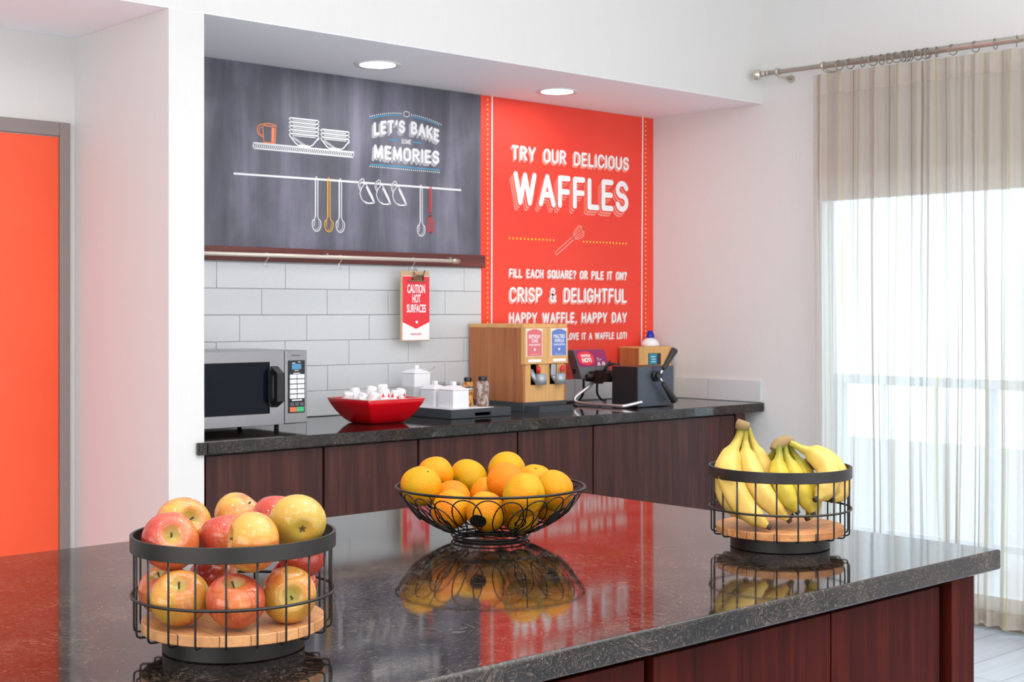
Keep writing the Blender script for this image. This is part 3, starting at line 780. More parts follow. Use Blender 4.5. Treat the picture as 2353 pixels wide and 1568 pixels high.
# ------------------------------------------------------------------ microwave
mw = thing('microwave', (2.8, 4.72, .915), 'stainless steel microwave oven with black handle at the left of the back counter', 'microwave')
x0, x1, yf, z0, z1 = 2.545, 3.056, 4.54, .9385, 1.2195
box('body', (x0, x1, yf+.03, 4.92, z0, z1), M_STEEL, mw, .004)
mb = MB(); xd = 2.951
for bx in ((x0, xd, z1-.041, z1), (x0, xd, z0, z0+.043), (x0, 2.572, z0+.043, z1-.041), (2.887, xd, z0+.043, z1-.041)): mb.box(bx[0], bx[1], yf, yf+.029, bx[2], bx[3])
dr = mb.build('door', M_STEEL, mw)
box('door_window', (2.572, 2.887, yf+.005, yf+.02, z0+.043, z1-.041), M_GLASSBLACK, dr)
box('control_panel', (2.955, x1, yf, yf+.029, z0, z1), M_STEEL, mw, .003)
cp = box('keypad', (2.969, 3.044, yf-.0035, yf-.0002, z0+.04, z1-.038), M_DARKPLASTIC, mw, .002)
def key(name, a, b, c, d_, mat, par=cp): return box(name, (a, b, yf-.0055, yf-.0036, c, d_), mat, par)
zt = z1-.038
key('display', 2.983, 3.025, zt-.035, zt-.0135, M_LCD)
for r in range(5):
    for c in range(2):
        a = 2.974+c*.0345; z = zt-.07-r*.0192
        key('keypad_button', a, a+.0315, z, z+.0158, M_WHITEPLASTIC)
for c in range(3): key('function_button', 2.976+c*.0218, 2.993+c*.0218, zt-.175, zt-.1625, plain('grey_key', (92, 92, 98), .5))
plabel(key('stop_button', 2.974, 3.005, zt-.198, zt-.18, plain('orange_key', (226, 122, 74), .5)), 'orange button')
plabel(key('start_button', 3.0065, 3.038, zt-.198, zt-.18, plain('green_key', (66, 190, 126), .5)), 'green button')
mb = MB(); put_text(mb, 'Panasonic', on_wall(2.985, 3.025, z1-.0215, z1-.0155, yf-.0006), .01); mb.build('brand_lettering', M_DARKPLASTIC, mw)
mb = MB(); mb.box(2.991, 3.021, yf-.0042, yf-.0036, zt-.0515, zt-.0485); mb.box(2.984, 3.03, yf-.0042, yf-.0036, zt-.1555, zt-.151); mb.box(2.985, 2.999, yf-.0042, yf-.0036, zt-.0115, zt-.009); mb.box(3.012, 3.022, yf-.0042, yf-.0036, zt-.008, zt-.0055); mb.box(2.996, 3.014, yf-.0042, yf-.0036, zt-.0405, zt-.0385)
mb.build('keypad_print', M_WHITEPRINT, cp)
# handle: black D-shaped loop
mb = MB()
op = [(z0+.066, yf), (z0+.09, yf-.044), (z1-.083, yf-.044), (z1-.058, yf)]; ip = [(z0+.086, yf), (z0+.104, yf-.022), (z1-.097, yf-.022), (z1-.078, yf)]
for i in range(3):
    q = [op[i], op[i+1], ip[i+1], ip[i]]
    mb.prism([(2.8915, y, z) for z, y in q], (.031, 0, 0))
mb.box(2.878, 2.8925, yf-.004, yf, z0+.08, z1-.072)
mb.build('handle', M_DARKPLASTIC, mw)
box('base_tray', (x0+.02, x1-.03, yf+.03, 4.9, z0-.0035, z0), M_DARKPLASTIC, mw)
for fx, fy in ((x0+.05, yf+.06), (2.955, yf+.06), (x0+.05, 4.87), (2.955, 4.87)):
    mb = MB(); mb.lathe([(.010, 0), (.0095, .004), (.0085, .023)], (fx, fy, .915), 16); mb.build('foot', M_DARKPLASTIC, mw)

# ------------------------------------------------------------------ red bowl with creamer cups
rb = thing('serving_bowl', (3.437, 4.604, .915), 'glossy red square bowl full of creamer cups on the back counter', 'bowl')
mb = MB()
def sq(h, z, rnd):
    pts = []
    for qx, qy, a0 in ((1, 1, 0), (-1, 1, 90), (-1, -1, 180), (1, -1, 270)):
        for k in range(5):
            a = math.radians(a0+k*22.5); pts.append((3.437+qx*(h-rnd)+rnd*cos(a), 4.604+qy*(h-rnd)+rnd*sin(a), z))
    return pts
prof = [(.074, .9155), (.082, .918), (.1, .935), (.122, .965), (.138, .995), (.1465, 1.0165)]
R_ = [sq(h, z, .010) for h, z in prof]+[sq(.1435, 1.017, .010)]+[sq(h-.0035, z+.0025, .010) for h, z in reversed(prof[:-1])]
mb.rings(R_, True, True, False)
for i in range(len(mb.smooth)): mb.smooth[i] = True
o = mb.build('bowl_shell', M_FOILRED, rb)
mb = MB(); mb.tube(sq(.1455, 1.017, .010), .0014, 6, True); plabel(mb.build('rim', plain('pale_rim', (214, 200, 190), .3, .6), rb), 'pale rim edge')
M_CUP = plain('creamer_cup_plastic', (238, 236, 238), .35)
M_FOIL = plain('creamer_lid_foil', (226, 228, 234), .3, .3)
M_CUPRED = plain('cup_print_red', (228, 52, 44), .5); M_CUPBLUE = plain('cup_print_blue', (40, 140, 200), .5)
def cup_proto(print_mat, kind):
    mb = MB(); mb.lathe([(.0225, 0), (.0235, .003), (.0225, .006), (.0195, .034), (.0165, .040), (.0, .041)], (0, 0, 0), 24, False)
    o = mb.build('creamer_cup', M_CUP)
    mb = MB(); mb.cyl((0, 0, -.0012), .0235, .0012, 24); mb.build('lid', M_FOIL, o)
    mb = MB()
    for a0 in (200, 260, 320, 20, 80, 140):
        def pt(a, z):
            z += .007
            r = .0225+(.0195-.0225)*(z-.006)/.028+.0004; a = math.radians(a); return (r*cos(a), r*sin(a), z)
        if kind == 0:
            mb.add([pt(a0-18, .009), pt(a0, .008), pt(a0+18, .009), pt(a0+7, .0165), pt(a0, .0245), pt(a0-7, .0165)], [(0, 1, 2, 3, 4, 5)])
        elif kind == 1:
            mb.add([pt(a0-22, .008), pt(a0-8, .008), pt(a0+18, .026), pt(a0+4, .026)], [(0, 1, 2, 3)])
        else:
            for q in range(4): mb.add([pt(a0-16+q*8, .012+q*.004), pt(a0-12+q*8, .012+q*.004), pt(a0-12+q*8, .0155+q*.004), pt(a0-16+q*8, .0155+q*.004)], [(0, 1, 2, 3)])
    mb.build('print', print_mat, o)
    return o
protoc = [cup_proto(M_CUPRED, 0), cup_proto(M_CUPBLUE, 1), cup_proto(plain('cup_print_orange', (226, 130, 84), .5), 2)]
used = [False]*3
# (x, y, z, kind, tilt x, tilt y, turn, label); seats of the upper cups in view
CUPS = [(3.344, 4.68, .986, 2, .25, -.25, 40, 'pale creamer cup leaning at the left end of the red bowl'),
        (3.352, 4.600, .985, 1, .35, .3, 10, 'creamer cup with blue print at the front left of the red bowl'),
        (3.378, 4.552, .988, 2, .2, -.2, 75, 'creamer cup with orange specks near the front corner of the red bowl'),
        (3.428, 4.537, .998, 0, .05, -.05, 20, 'upright creamer cup with red triangle at the front middle of the red bowl'),
        (3.481, 4.545, .992, 0, .2, .2, 5, 'creamer cup with red triangle, second from the right end of the red bowl'),
        (3.535, 4.58, .995, 0, .1, .25, 22, 'creamer cup with red triangle at the right end of the red bowl'),
        (3.385, 4.672, 1.0, 2, -.1, -.1, 0, 'creamer cup behind the blue printed one in the red bowl'),
        (3.418, 4.617, 1.008, 2, .1, .1, 30, 'creamer cup in the middle of the red bowl, behind the orange speckled one'),
        (3.47, 4.605, 1.014, 2, 0, 0, 10, 'topmost creamer cup at the back of the red bowl')]
for (x, y, z, k, tx, ty, tw, l) in CUPS:
    o = protoc[k] if not used[k] else dup(protoc[k]); used[k] = True
    o.location = (x, y, z+.008); o.scale = (1.12, 1.12, 1.2); o.rotation_euler = (tx, ty, math.radians(tw)); tag(o, l, 'creamer', 'creamer cups in the red bowl')
for i, (x, y, z) in enumerate([(3.39, 4.555, .938), (3.437, 4.55, .93), (3.484, 4.555, .938), (3.39, 4.61, .935), (3.44, 4.604, .924), (3.487, 4.604, .935), (3.39, 4.66, .94), (3.44, 4.655, .93), (3.487, 4.655, .94), (3.44, 4.675, .985), (3.49, 4.665, .985), (3.525, 4.64, .985)]):
    o = dup(protoc[2]); o.location = (x, y, z); o.rotation_euler = (0, 0, i); tag(o, 'white creamer cup buried under the other cups in the red bowl', 'creamer', 'creamer cups in the red bowl')

# ------------------------------------------------------------------ condiment tray
M_TRAY = plain('dark_tray_laminate', (58, 62, 68), .5)
tr = thing('condiment_tray', (3.93, 4.75, .915), 'dark grey tray with a cut-out handle holding white canisters and shakers', 'tray')
mb = MB(); tx0, tx1, ty0, ty1, tz = 3.76, 4.098, 4.512, 4.985, .954
mb.box(tx0, 3.892, ty0, ty0+.012, .918, tz); mb.box(3.984, tx1, ty0, ty0+.012, .918, tz); mb.box(3.892, 3.984, ty0, ty0+.012, .938, tz); mb.box(3.892, 3.984, ty0, ty0+.012, .918, .923)
mb.box(tx0, tx1, ty1-.012, ty1, .918, tz); mb.box(tx0, tx0+.012, ty0+.012, ty1-.012, .918, tz); mb.box(tx1-.012, tx1, ty0+.012, ty1-.012, .918, tz)
mb.box(tx0+.012, tx1-.012, ty0+.012, ty1-.012, .948, .9525); mb.build('tray_body', M_TRAY, tr)
mb = MB(); mb.box(tx0+.01, tx1-.01, ty0+.01, ty1-.01, .915, .918); mb.build('base', M_DARKPLASTIC, tr)
tag(box('paper_liner', (3.79, 4.03, 4.545, 4.965, .9526, .9542), M_WHITEPRINT, None, origin=(3.9, 4.75, .9526)), 'white paper sheet lining the dark condiment tray', 'paper')
def canister(x0, y0, z0, w, dp, h, label):
    t = thing('canister', (x0+w/2, y0+dp/2, z0), label, 'canister', 'white square canisters')
    box('jar', (x0, x0+w, y0, y0+dp, z0, z0+h), M_WHITEGLOSS, t, .004)
    mb = MB(); cx, cy = x0+w/2, y0+dp/2
    def r(hx, hy, z): return [(cx-hx, cy-hy, z0+h+z), (cx+hx, cy-hy, z0+h+z), (cx+hx, cy+hy, z0+h+z), (cx-hx, cy+hy, z0+h+z)]
    mb.rings([r(w/2+.001, dp/2+.001, .0005), r(w/2+.001, dp/2+.001, .004), r(w*.2, dp*.2, .018), r(w*.11, dp*.11, .021)], True, True, False)
    l = mb.build('lid', M_WHITEGLOSS, t, .0015)
    box('knob', (cx-.01, cx+.01, cy-.01, cy+.01, z0+h+.021, z0+h+.037), M_WHITEGLOSS, l, .003)
    return t
zt_ = .9544
canister(3.8126, 4.5614, zt_, .089, .105, .077, 'white square lidded canister at the front of the condiment tray')
canister(3.8126, 4.69, zt_, .088, .098, .075, 'white square lidded canister second from the front of the condiment tray')
tag(box('riser_block', (3.808, 3.914, 4.826, 4.94, zt_, 1.034), M_ACRYLIC, None, .003, origin=(3.86, 4.88, zt_)), 'clear riser block under the tallest white canister', 'stand')
canister(3.82, 4.836, 1.0345, .09, .095, .06, 'white square canister raised highest at the back of the tray, spoon in lid')
mb = MB(); mb.tube([(3.885, 4.842, 1.094), (3.897, 4.842, 1.1), (3.92, 4.84, 1.112), (3.938, 4.84, 1.122)], .0015, 6)
tag(mb.build('spoon', M_CHROME, None, origin=(3.885, 4.842, 1.094)), 'thin metal spoon handle sticking out of the raised white canister', 'spoon')
def shaker(x, y, r, h, mat, capmat, label, bands):
    t = thing('shaker', (x, y, zt_), label, 'shaker')
    mb = MB(); mb.lathe([(r*.9, .0005), (r, .004), (r, h*.86), (r*.93, h*.95), (r*.68, h)], (x, y, zt_), 28); mb.build('jar', mat, t)
    mb = MB(); mb.lathe([(r*.66, h), (r*.68, h+.003), (r*.68, h+.016), (r*.6, h+.019)], (x, y, zt_), 28); mb.build('cap', capmat, t)
    for (a, b, m) in bands:
        mb = MB(); mb.lathe([(r*1.012, h*a), (r*1.012, h*b)], (x, y, zt_), 28, False); mb.build('label_band', m, t)
def m_shake(name, c1, c2, sc):
    t = NT(name); n_ = t.noise(t.mapping(t.coord(), (sc, sc, sc*.8)), 1, 3, .6)
    t.set(Base_Color=t.ramp(n_, [(.42, c1), (.58, c2)]), Roughness=.25); return t.m
shaker(3.974, 4.655, .0255, .108, m_shake('cinnamon_sugar', (150, 84, 30), (226, 170, 90), 60), M_DARKPLASTIC, 'amber spice shaker with black cap on the condiment tray',
       [(.66, .8, plain('label_black', (36, 38, 52), .5))])
mb = MB(); vs = []
put_text(mb, 'CINNAMON', lambda u, v: (3.974+.0263*cos(math.radians(190+110*u)), 4.655+.0263*sin(math.radians(190+110*u)), zt_+.0735+.008*v), .02)
mb.build('label_lettering', M_WHITEPRINT, bpy.data.objects['shaker'], origin=WORLD['shaker'])
shaker(4.018, 4.607, .0285, .112, m_shake('brown_sprinkles', (120, 84, 66), (190, 176, 172), 55), M_DARKPLASTIC, 'clear spice shaker of brown chips with black cap at the tray front', [])
jl = ['low clear jar with grey lid behind the front canisters, next to the raised one', 'low clear jar with grey lid, middle of the jars behind the canisters', 'low clear jar with tan lid beside the amber shaker']
for i, (x, y) in enumerate(((3.93, 4.79), (3.985, 4.755), (4.03, 4.72))):
    t = thing('condiment_jar', (x, y, zt_), jl[i], 'jar', 'clear jars on the tray')
    mb = MB(); mb.lathe([(.022, .0005), (.0235, .004), (.0235, .082), (.02, .088)], (x, y, zt_), 24); mb.build('jar', M_ACRYLIC, t)
    mb = MB(); mb.cyl((x, y, zt_+.088), .0215, .014, 24); mb.build('lid', (plain('grey_lid', (150, 146, 148), .4), MATS['grey_lid'], plain('tan_lid', (206, 180, 150), .4))[i], t)
    mb = MB(); mb.lathe([(.0205, .005), (.0205, .055)], (x, y, zt_), 20); mb.build('contents', m_shake('jar_filling%d' % i, (196, 186, 186), (226, 220, 218), 70), t)

# ------------------------------------------------------------------ batter dispenser
dp = thing('batter_dispenser', (4.42, 4.82, .915), 'tall wooden waffle batter dispenser with two spouts and pink and blue labels', 'dispenser')
dx0, dx1, dy0, dy1, dzt = 4.287, 4.560, 4.637, 5.008, 1.3125
box('base', (dx0, dx1+.002, dy0, dy1, .915, .957), M_CHAR, dp, .001)
mb = MB(); mb.box(dx0, dx0+.014, dy0+.001, dy1, .957, 1.305); plabel(mb.build('side_panel', M_CHERRY, dp, .001), 'reddish brown side')
mb = MB(); mb.box(dx1-.014, dx1, dy0+.001, dy1, .957, 1.305); mb.build('side_panel', M_CHERRY, dp, .001)
box('back_panel', (dx0+.014, dx1-.014, dy1-.014, dy1, .957, 1.305), M_CHERRY, dp)
mb = MB(); mb.box(dx0-.002, dx1+.001, dy0-.006, dy1, 1.295, dzt); mb.build('lid', M_MAPLE, dp, .001)
# lower front with two spout openings
sp = [(4.334, 4.382), (4.454, 4.500)]
mb = MB(); zo0, zo1 = 1.034, 1.13
for a, b_ in ((dx0+.014, 4.334), (4.382, 4.454), (4.5, dx1-.014)): mb.box(a, b_, dy0, dy0+.014, zo0, zo1)
mb.box(dx0+.014, dx1-.014, dy0, dy0+.014, .957, zo0); mb.build('front_panel', M_MAPLE, dp)
mb = MB(); mb.box(dx0-.001, dx1, dy0-.012, dy0+.012, zo1, 1.2945); mb.build('upper_front', M_MAPLE, dp, .001)
box('liner', (dx0+.014, dx1-.014, dy0+.05, dy0+.055, 1.0, 1.16), M_DARKPLASTIC, dp)
def arch(x0, x1, z0, z1, y, bow):
    return [(x0, y, z0), (x1, y, z0), (x1, y, z1-bow)]+[(x1+(x0-x1)*i/8, y, z1-bow+bow*sin(PI*i/8)) for i in range(1, 8)]+[(x0, y, z1-bow)]
fy = dy0-.0125
M_LBR = plain('pink_label', (226, 112, 118), .5); M_LBB = plain('blue_label', (104, 128, 196), .5)
for (a, b_, lines_, mat, lab) in ((4.30, 4.392, ('BIRTHDAY', 'CAKE', 'WAFFLE BATTER'), M_LBR, 'pink label'), (4.455, 4.548, ('MALTED', 'VANILLA', 'WAFFLE BATTER'), M_LBB, 'blue label')):
    lb = box('flavour_label', (a-.006, b_+.004, fy-.0006, fy, 1.165, 1.292), plain('cream_card', (244, 232, 212), .6), dp)
    mb = MB(); mb.add(arch(a, b_, 1.167, 1.29, fy-.0012, .012), [tuple(range(11))]); plabel(mb.build('label_face', mat, lb), lab)
    mb = MB(); c = (a+b_)/2; n0 = .036
    put_text(mb, lines_[0], on_wall(c-n0, c+n0, 1.247, 1.264, fy-.0018), .022); w2 = .02 if lines_[1] == 'CAKE' else .032
    put_text(mb, lines_[1], on_wall(c-w2, c+w2, 1.228, 1.244, fy-.0018), .022)
    put_text(mb, lines_[2], on_wall(c-n0, c+n0, 1.213, 1.222, fy-.0018), .022); disc(mb, c, 1.196, .006, fy-.0018, 14)
    put_text(mb, 'Dispense into cup', on_wall(c-.024, c+.024, 1.172, 1.177, fy-.0018), 0)
    mb.build('label_lettering', M_WHITEPRINT, lb)
    plabel(box('name_strip', (a+.008, b_-.004, fy-.001, fy, 1.139, 1.152), M_WHITEPRINT, dp), 'white strip')
for i, (a, b_) in enumerate(sp):
    c = b_-.004+i*.004; yy = dy0-.022
    mb = MB(); mb.lathe([(.0235, 1.036), (.0255, 1.0365), (.0255, 1.0835), (.022, 1.084)], (c, yy, 0), 28); s_ = mb.build('spout', M_PEWTER, dp)
    mb = MB(); mb.tube([(c-.03, dy0+.04, 1.10), (c-.03, dy0+.01, 1.095), (c-.028, dy0-.004, 1.07), (c-.018, dy0-.01, 1.045)], [.013, .013, .012, .008], 12); mb.build('feed_pipe', M_PEWTER, dp)
    mb = MB(); q = -.012 if i == 0 else .008
    mb.tube([(c+q, yy, 1.082), (c+q-.002+.004*i, yy, 1.098)], .006, 10); l_ = mb.build('lever', M_STEEL, dp)
    mb = MB(); mb.tube([(c+q-.002+.004*i, yy, 1.090), (c+q-.004+.008*i, yy, 1.1), (c+q-.006+.012*i, yy-.002, 1.116), (c+q-.006+.012*i, yy, 1.121)], [.008, .0105, .009, .004], 12); plabel(mb.build('lever_knob', plain('red_knob', (214, 22, 34), .25), l_), 'red knob')
mb = MB(); mb.box(4.447, 4.477, dy0-.02, dy0-.012, 1.075, 1.128); plabel(mb.build('ice_paddle', M_PEWTER, dp, .004), 'steel paddle')
dt = thing('drip_tray', (4.4, 4.585, .915), 'shallow charcoal drip tray in front of the wooden dispenser', 'tray')
mb = MB(); a, b_, c, e = 4.2965, 4.505, 4.5378, 4.634
mb.box(a, b_, c, e, .9152, .921); mb.box(a, b_, c, c+.006, .921, .943); mb.box(a, b_, e-.006, e, .921, .943); mb.box(a, a+.006, c+.006, e-.006, .921, .943); mb.box(b_-.006, b_, c+.006, e-.006, .921, .943)
mb.build('tray_body', M_CHAR, dt)
mb = MB()
for i in range(14): mb.box(a+.014+i*.0135, a+.019+i*.0135, c+.007, e-.007, .936, .939)
mb.build('grate', M_DARKPLASTIC, dt)

# ------------------------------------------------------------------ waffle maker
wm = thing('waffle_maker', (4.98, 4.65, .915), 'black and steel flip waffle maker with two long handles on the counter', 'waffle maker')
M_HOUS = plain('dark_sheet_metal', (44, 42, 45), .38, .2)
box('housing', (4.859, 5.117, 4.462, 4.628, .917, 1.108), M_HOUS, wm, .002)
plabel(box('front_plate', (4.862, 5.114, 4.4605, 4.4625, .92, 1.107), plain('blue_grey_plate', (78, 84, 94), .4, .3), wm), 'slate grey front')
mb = MB(); mb.cyl((4.978, 4.44, 1.062), .026, .022, 24, 'Y'); mb.cyl((4.978, 4.425, 1.062), .017, .018, 20, 'Y'); hub = mb.build('hub', M_DARKPLASTIC, wm)
for (p0, p1, p2) in (((4.982, 4.43, 1.07), (4.998, 4.425, 1.094), (5.077, 4.42, 1.188)), ((4.982, 4.43, 1.054), (4.996, 4.425, 1.03), (5.077, 4.42, .939))):
    mb = MB(); mb.tube([p0, p1], [.006, .0045], 10); mb.build('handle_shank', M_CHROME, wm)
    P1, P2 = Vector(p1), Vector(p2); mb = MB()
    q = [P1+(P2-P1)*s_ for s_ in (0, .04, .5, .94, .985, 1)]
    mb.tube(q, [.006, .011, .0145, .018, .017, .012], 14); plabel(mb.build('handle', plain('black_grip', (40, 37, 36), .5), wm), 'ribbed black grip')
mb = MB(); mb.cyl((4.955, 4.63, 1.045), .014, .05, 16, 'Y'); mb.build('axle', M_STEEL, wm)
# round baking plates behind the housing
mb = MB(); mb.lathe([(.02, -.028), (.088, -.026), (.094, -.018), (.094, -.002), (.098, 0), (.094, .002), (.094, .018), (.088, .026), (.02, .028)], (4.958, 4.778, 1.052), 40); mb.build('baking_plates', plain('cast_iron', (38, 34, 34), .5, .3), wm)
mb = MB(); mb.box(4.86, 4.885, 4.66, 4.80, 1.03, 1.075); mb.box(4.845, 4.875, 4.70, 4.73, 1.02, 1.085); mb.tube([(4.81, 4.75, 1.055), (4.87, 4.74, 1.055)], .012, 10); mb.tube([(4.90, 4.72, 1.075), (4.91, 4.71, 1.11), (4.93, 4.71, 1.115)], .008, 8)
mb.build('bracket', plain('burnt_bracket', (48, 34, 32), .45, .3), wm)
mb = MB(); mb.tube([(4.93, 4.72, 1.108), (5.0, 4.75, 1.112), (5.07, 4.78, 1.106)], .007, 8); mb.lathe([(.012, 0), (.008, .012), (.003, .022)], (4.945, 4.725, 1.108), 12); mb.build('hinge', M_DARKPLASTIC, wm)
# bent tube stand
tb = []
for p in [(4.86, 4.43, .944), (4.84, 4.45, .938), (4.8, 4.478, .9275), (4.787, 4.50, .9245), (4.79, 4.6, .9245), (4.796, 4.76, .9245), (4.792, 4.80, .930), (4.79, 4.812, .942), (4.80, 4.808, .958), (4.85, 4.786, .998), (4.882, 4.778, 1.022), (4.905, 4.77, 1.05)]: tb.append(p)
def smooth_path(P, k=4):
    P = [Vector(p) for p in P]; out = []
    for i in range(len(P)-1):
        p0 = P[max(i-1, 0)]; p1 = P[i]; p2 = P[i+1]; p3 = P[min(i+2, len(P)-1)]
        for j in range(k):
            t = j/k
            out.append(.5*((2*p1)+(p2-p0)*t+(2*p0-5*p1+4*p2-p3)*t*t+(3*p1-p0-3*p2+p3)*t**3))
    out.append(P[-1]); return out
mb = MB(); mb.tube(smooth_path(tb), .0085, 12); mb.build('stand', plain('silver_tube', (206, 210, 214), .25, .7), wm)
# control box leaning back
ct = MB()
yb, yt = 4.77, 4.83; zb, ztp = 1.041, 1.181
pr = [(4.80, yb, zb), (4.80, yt, ztp), (4.80, yt+.055, ztp), (4.80, yb+.06, zb)]
ct.prism(pr, (.215, 0, 0)); cbx = ct.build('control_box', plain('grey_control_box', (112, 116, 120), .35, .6), wm, .002)
def onp(u, s_, off=.001):   # u along x 0..1, s 0 bottom .. 1 top on the leaning face
    return (4.80+.215*u, yb+(yt-yb)*s_-off*.92, zb+(ztp-zb)*s_+off*.39)
mb = MB(); mb.add([onp(.03, .42), onp(.99, .42), onp(.99, .99), onp(.03, .99)], [(0, 1, 2, 3)]); lbp = mb.build('hot_label', plain('purple_label', (150, 32, 98), .5), cbx); plabel(lbp, 'purple caution label')
mb = MB(); cx, cs = .32, .71
mb.add([onp(cx+dx, cs+ds, .0016) for dx, ds in ((-.26, -.12), (-.26, .12), (-.16, .21), (0, .25), (.16, .21), (.25, .1), (.25, -.1), (.16, -.21), (0, -.25), (-.16, -.21))], [tuple(range(9, -1, -1))]); mb.build('label_badge', M_REDPRINT, cbx)
mb = MB(); put_text(mb, 'CAUTION', lambda u, v: onp(.17+.3*u, .75+.09*v, .0022), .05); put_text(mb, 'HOT!', lambda u, v: onp(.17+.3*u, .56+.16*v, .0022), .05)
put_text(mb, 'Please', lambda u, v: onp(.66+.07*u, .68+.04*v, .0022), 0); put_text(mb, 'use care', lambda u, v: onp(.66+.14*u, .62+.04*v, .0022), 0); mb.build('label_lettering', M_WHITEPRINT, cbx)
mb = MB(); mb.add([onp(.6, .44, .002), onp(.73, .44, .002), onp(.71, .57, .002), onp(.67, .57, .002)], [(0, 1, 2, 3)]); mb.add([onp(.76, .44, .002), onp(.9, .44, .002), onp(.86, .58, .002), onp(.8, .57, .002)], [(0, 1, 2, 3)]); mb.build('label_picture', plain('pale_print', (214, 200, 196), .5), cbx)
box('switch', (4.7975, 4.7995, 4.815, 4.832, 1.065, 1.09), M_DARKPLASTIC, wm)
mb = MB(); mb.tube(smooth_path([(4.84, 4.80, 1.04), (4.85, 4.81, 1.0), (4.865, 4.83, .965), (4.86, 4.85, .935), (4.83, 4.86, .9225), (4.76, 4.88, .9215), (4.70, 4.9, .9215)]), .0062, 8); mb.build('cord', M_DARKPLASTIC, wm)
mb = MB(); mb.tube(smooth_path([(5.0, 4.86, 1.03), (5.0, 4.865, .99), (5.01, 4.87, .955), (5.05, 4.88, .926), (5.10, 4.9, .9215)]), .0055, 8); mb.build('cord', M_DARKPLASTIC, wm)

# ------------------------------------------------------------------ corner box with spray bottle
wb = thing('wooden_caddy', (5.455, 4.95, .915), 'small maple box with a teal label in the corner behind the waffle maker', 'box')
box('body', (5.327, 5.579, 4.88, 5.022, .916, 1.186), M_MAPLE, wb, .001)
plabel(box('side_panel', (5.324, 5.3268, 4.882, 5.02, .917, 1.18), M_CHERRY, wb), 'reddish brown side')
lb = box('label_card', (5.397, 5.493, 4.8785, 4.8798, 1.092, 1.152), plain('dark_card', (52, 54, 66), .5), wb)
box('label_face', (5.402, 5.462, 4.8778, 4.8784, 1.095, 1.149), plain('teal_card', (36, 150, 178), .5), lb)
mb = MB()
for i, (a, w_) in enumerate(((5.415, .035), (5.42, .03), (5.418, .034))): mb.box(a, a+w_, 4.8772, 4.8777, 1.132-i*.013, 1.136-i*.013)
mb.build('label_print', M_WHITEPRINT, lb)
sb = thing('squeeze_bottle', (5.49, 4.95, 1.186), 'white squeeze bottle with blue cone cap on the corner box', 'bottle')
mb = MB(); mb.lathe([(.046, .0), (.049, .004), (.047, .016), (.040, .029), (.028, .039), (.019, .043), (.018, .046)], (5.49, 4.95, 1.1865), 32); mb.build('bottle_body', M_WHITEPLASTIC, sb)
mb = MB(); mb.lathe([(.0225, .0455), (.0215, .055), (.013, .080), (.010, .082)], (5.49, 4.95, 1.1865), 24); plabel(mb.build('cap', plain('blue_cap', (14, 36, 170), .35), sb), 'blue cone cap')

# ------------------------------------------------------------------ curtain, rod and rings
rod_z = lambda y: 2.5108+(y-2.869)*.0155
RX = 5.5
rod = thing('curtain_rod', (RX, 4.25, 2.53), 'satin nickel curtain rod with ball finial above the patio window', 'curtain rod')
mb = MB(); mb.tube([(RX, 4.235, rod_z(4.235)), (RX, 1.2, rod_z(1.2))], .0115, 16); mb.build('pole', M_NICKEL, rod)
mb = MB(); mb.tube([(RX, 3.88, rod_z(3.88)), (RX, 1.2, rod_z(1.2))], .0155, 16); mb.build('outer_pole', M_NICKEL, rod)
mb = MB(); zz = rod_z(4.25); n_ = 14
mb.tube([(RX, 4.285-.0*0-.028*(1-cos(PI*i/n_)), zz) for i in range(n_+1)], [max(.0005, .028*sin(PI*i/n_)) for i in range(n_+1)], 24); mb.build('finial', M_NICKEL, rod)
mb = MB(); mb.tube([(RX, 4.226, zz), (RX, 4.205, zz)], .0145, 16); mb.tube([(RX, 4.198, zz), (RX, 4.185, zz)], .0135, 16); mb.build('finial_collar', M_NICKEL, rod)
for y in (4.13, 3.868, 1.5):
    mb = MB(); mb.tube([(RX, y, rod_z(y)-.017), (RX+.02, y, rod_z(y)-.022), (XR, y, rod_z(y)-.022)], .007, 10); mb.tube([(RX, y+.007, rod_z(y)), (RX, y-.007, rod_z(y))], .020, 16); mb.cyl((XR-.008, y, rod_z(y)-.022), .02, .008, 20, 'X'); mb.build('bracket', M_NICKEL, rod)
ringY = [3.78, 3.721, 3.654, 3.6, 3.554, 3.515, 3.476, 3.442, 3.427, 3.408, 3.368, 3.332, 3.318, 3.276, 3.198, 3.09, 2.998, 2.902]
first = None
for i, y in enumerate(ringY):
    if first is None:
        mb = MB(); mb.tube([(.023*cos(2*PI*k/28), 0, .023*sin(2*PI*k/28)-.0075) for k in range(28)], .0022, 6, True)
        first = mb.build('curtain_ring', plain('dark_nickel', (150, 142, 132), .3, .9)); o = first
        mb = MB(); mb.tube([(0, 0, -.031), (0, 0, -.036)], [.002, .004], 8); mb.build('eyelet', M_CHROME, o)
    else: o = dup(first)
    o.location = (RX, y, rod_z(y)); o.rotation_euler = (0, 0, random.uniform(-.55, .55))
    lab = 'metal curtain ring bunched with the others on the curtain rod'
    if i == 0: lab = 'metal curtain ring nearest the ball finial'
    elif i == 1: lab = 'metal curtain ring second from the ball finial'
    elif i == 2: lab = 'metal curtain ring third from the ball finial'
    elif i >= 14: lab = ('spread-out metal curtain ring just right of the bunched rings', 'spread-out metal curtain ring, third from the right picture edge', 'spread-out metal curtain ring, second from the right picture edge', 'metal curtain ring nearest the right picture edge')[i-14]
    tag(o, lab, 'curtain ring', 'rings on the curtain rod')
cur = thing('sheer_curtain', (RX, 2.7, .05), 'sheer taupe curtain with thin green and brown stripes over the patio window', 'curtain')
rnd = random.Random(3)
nS = 900; Yc0, Yc1 = 3.925, 1.25
ph = []; a = 0
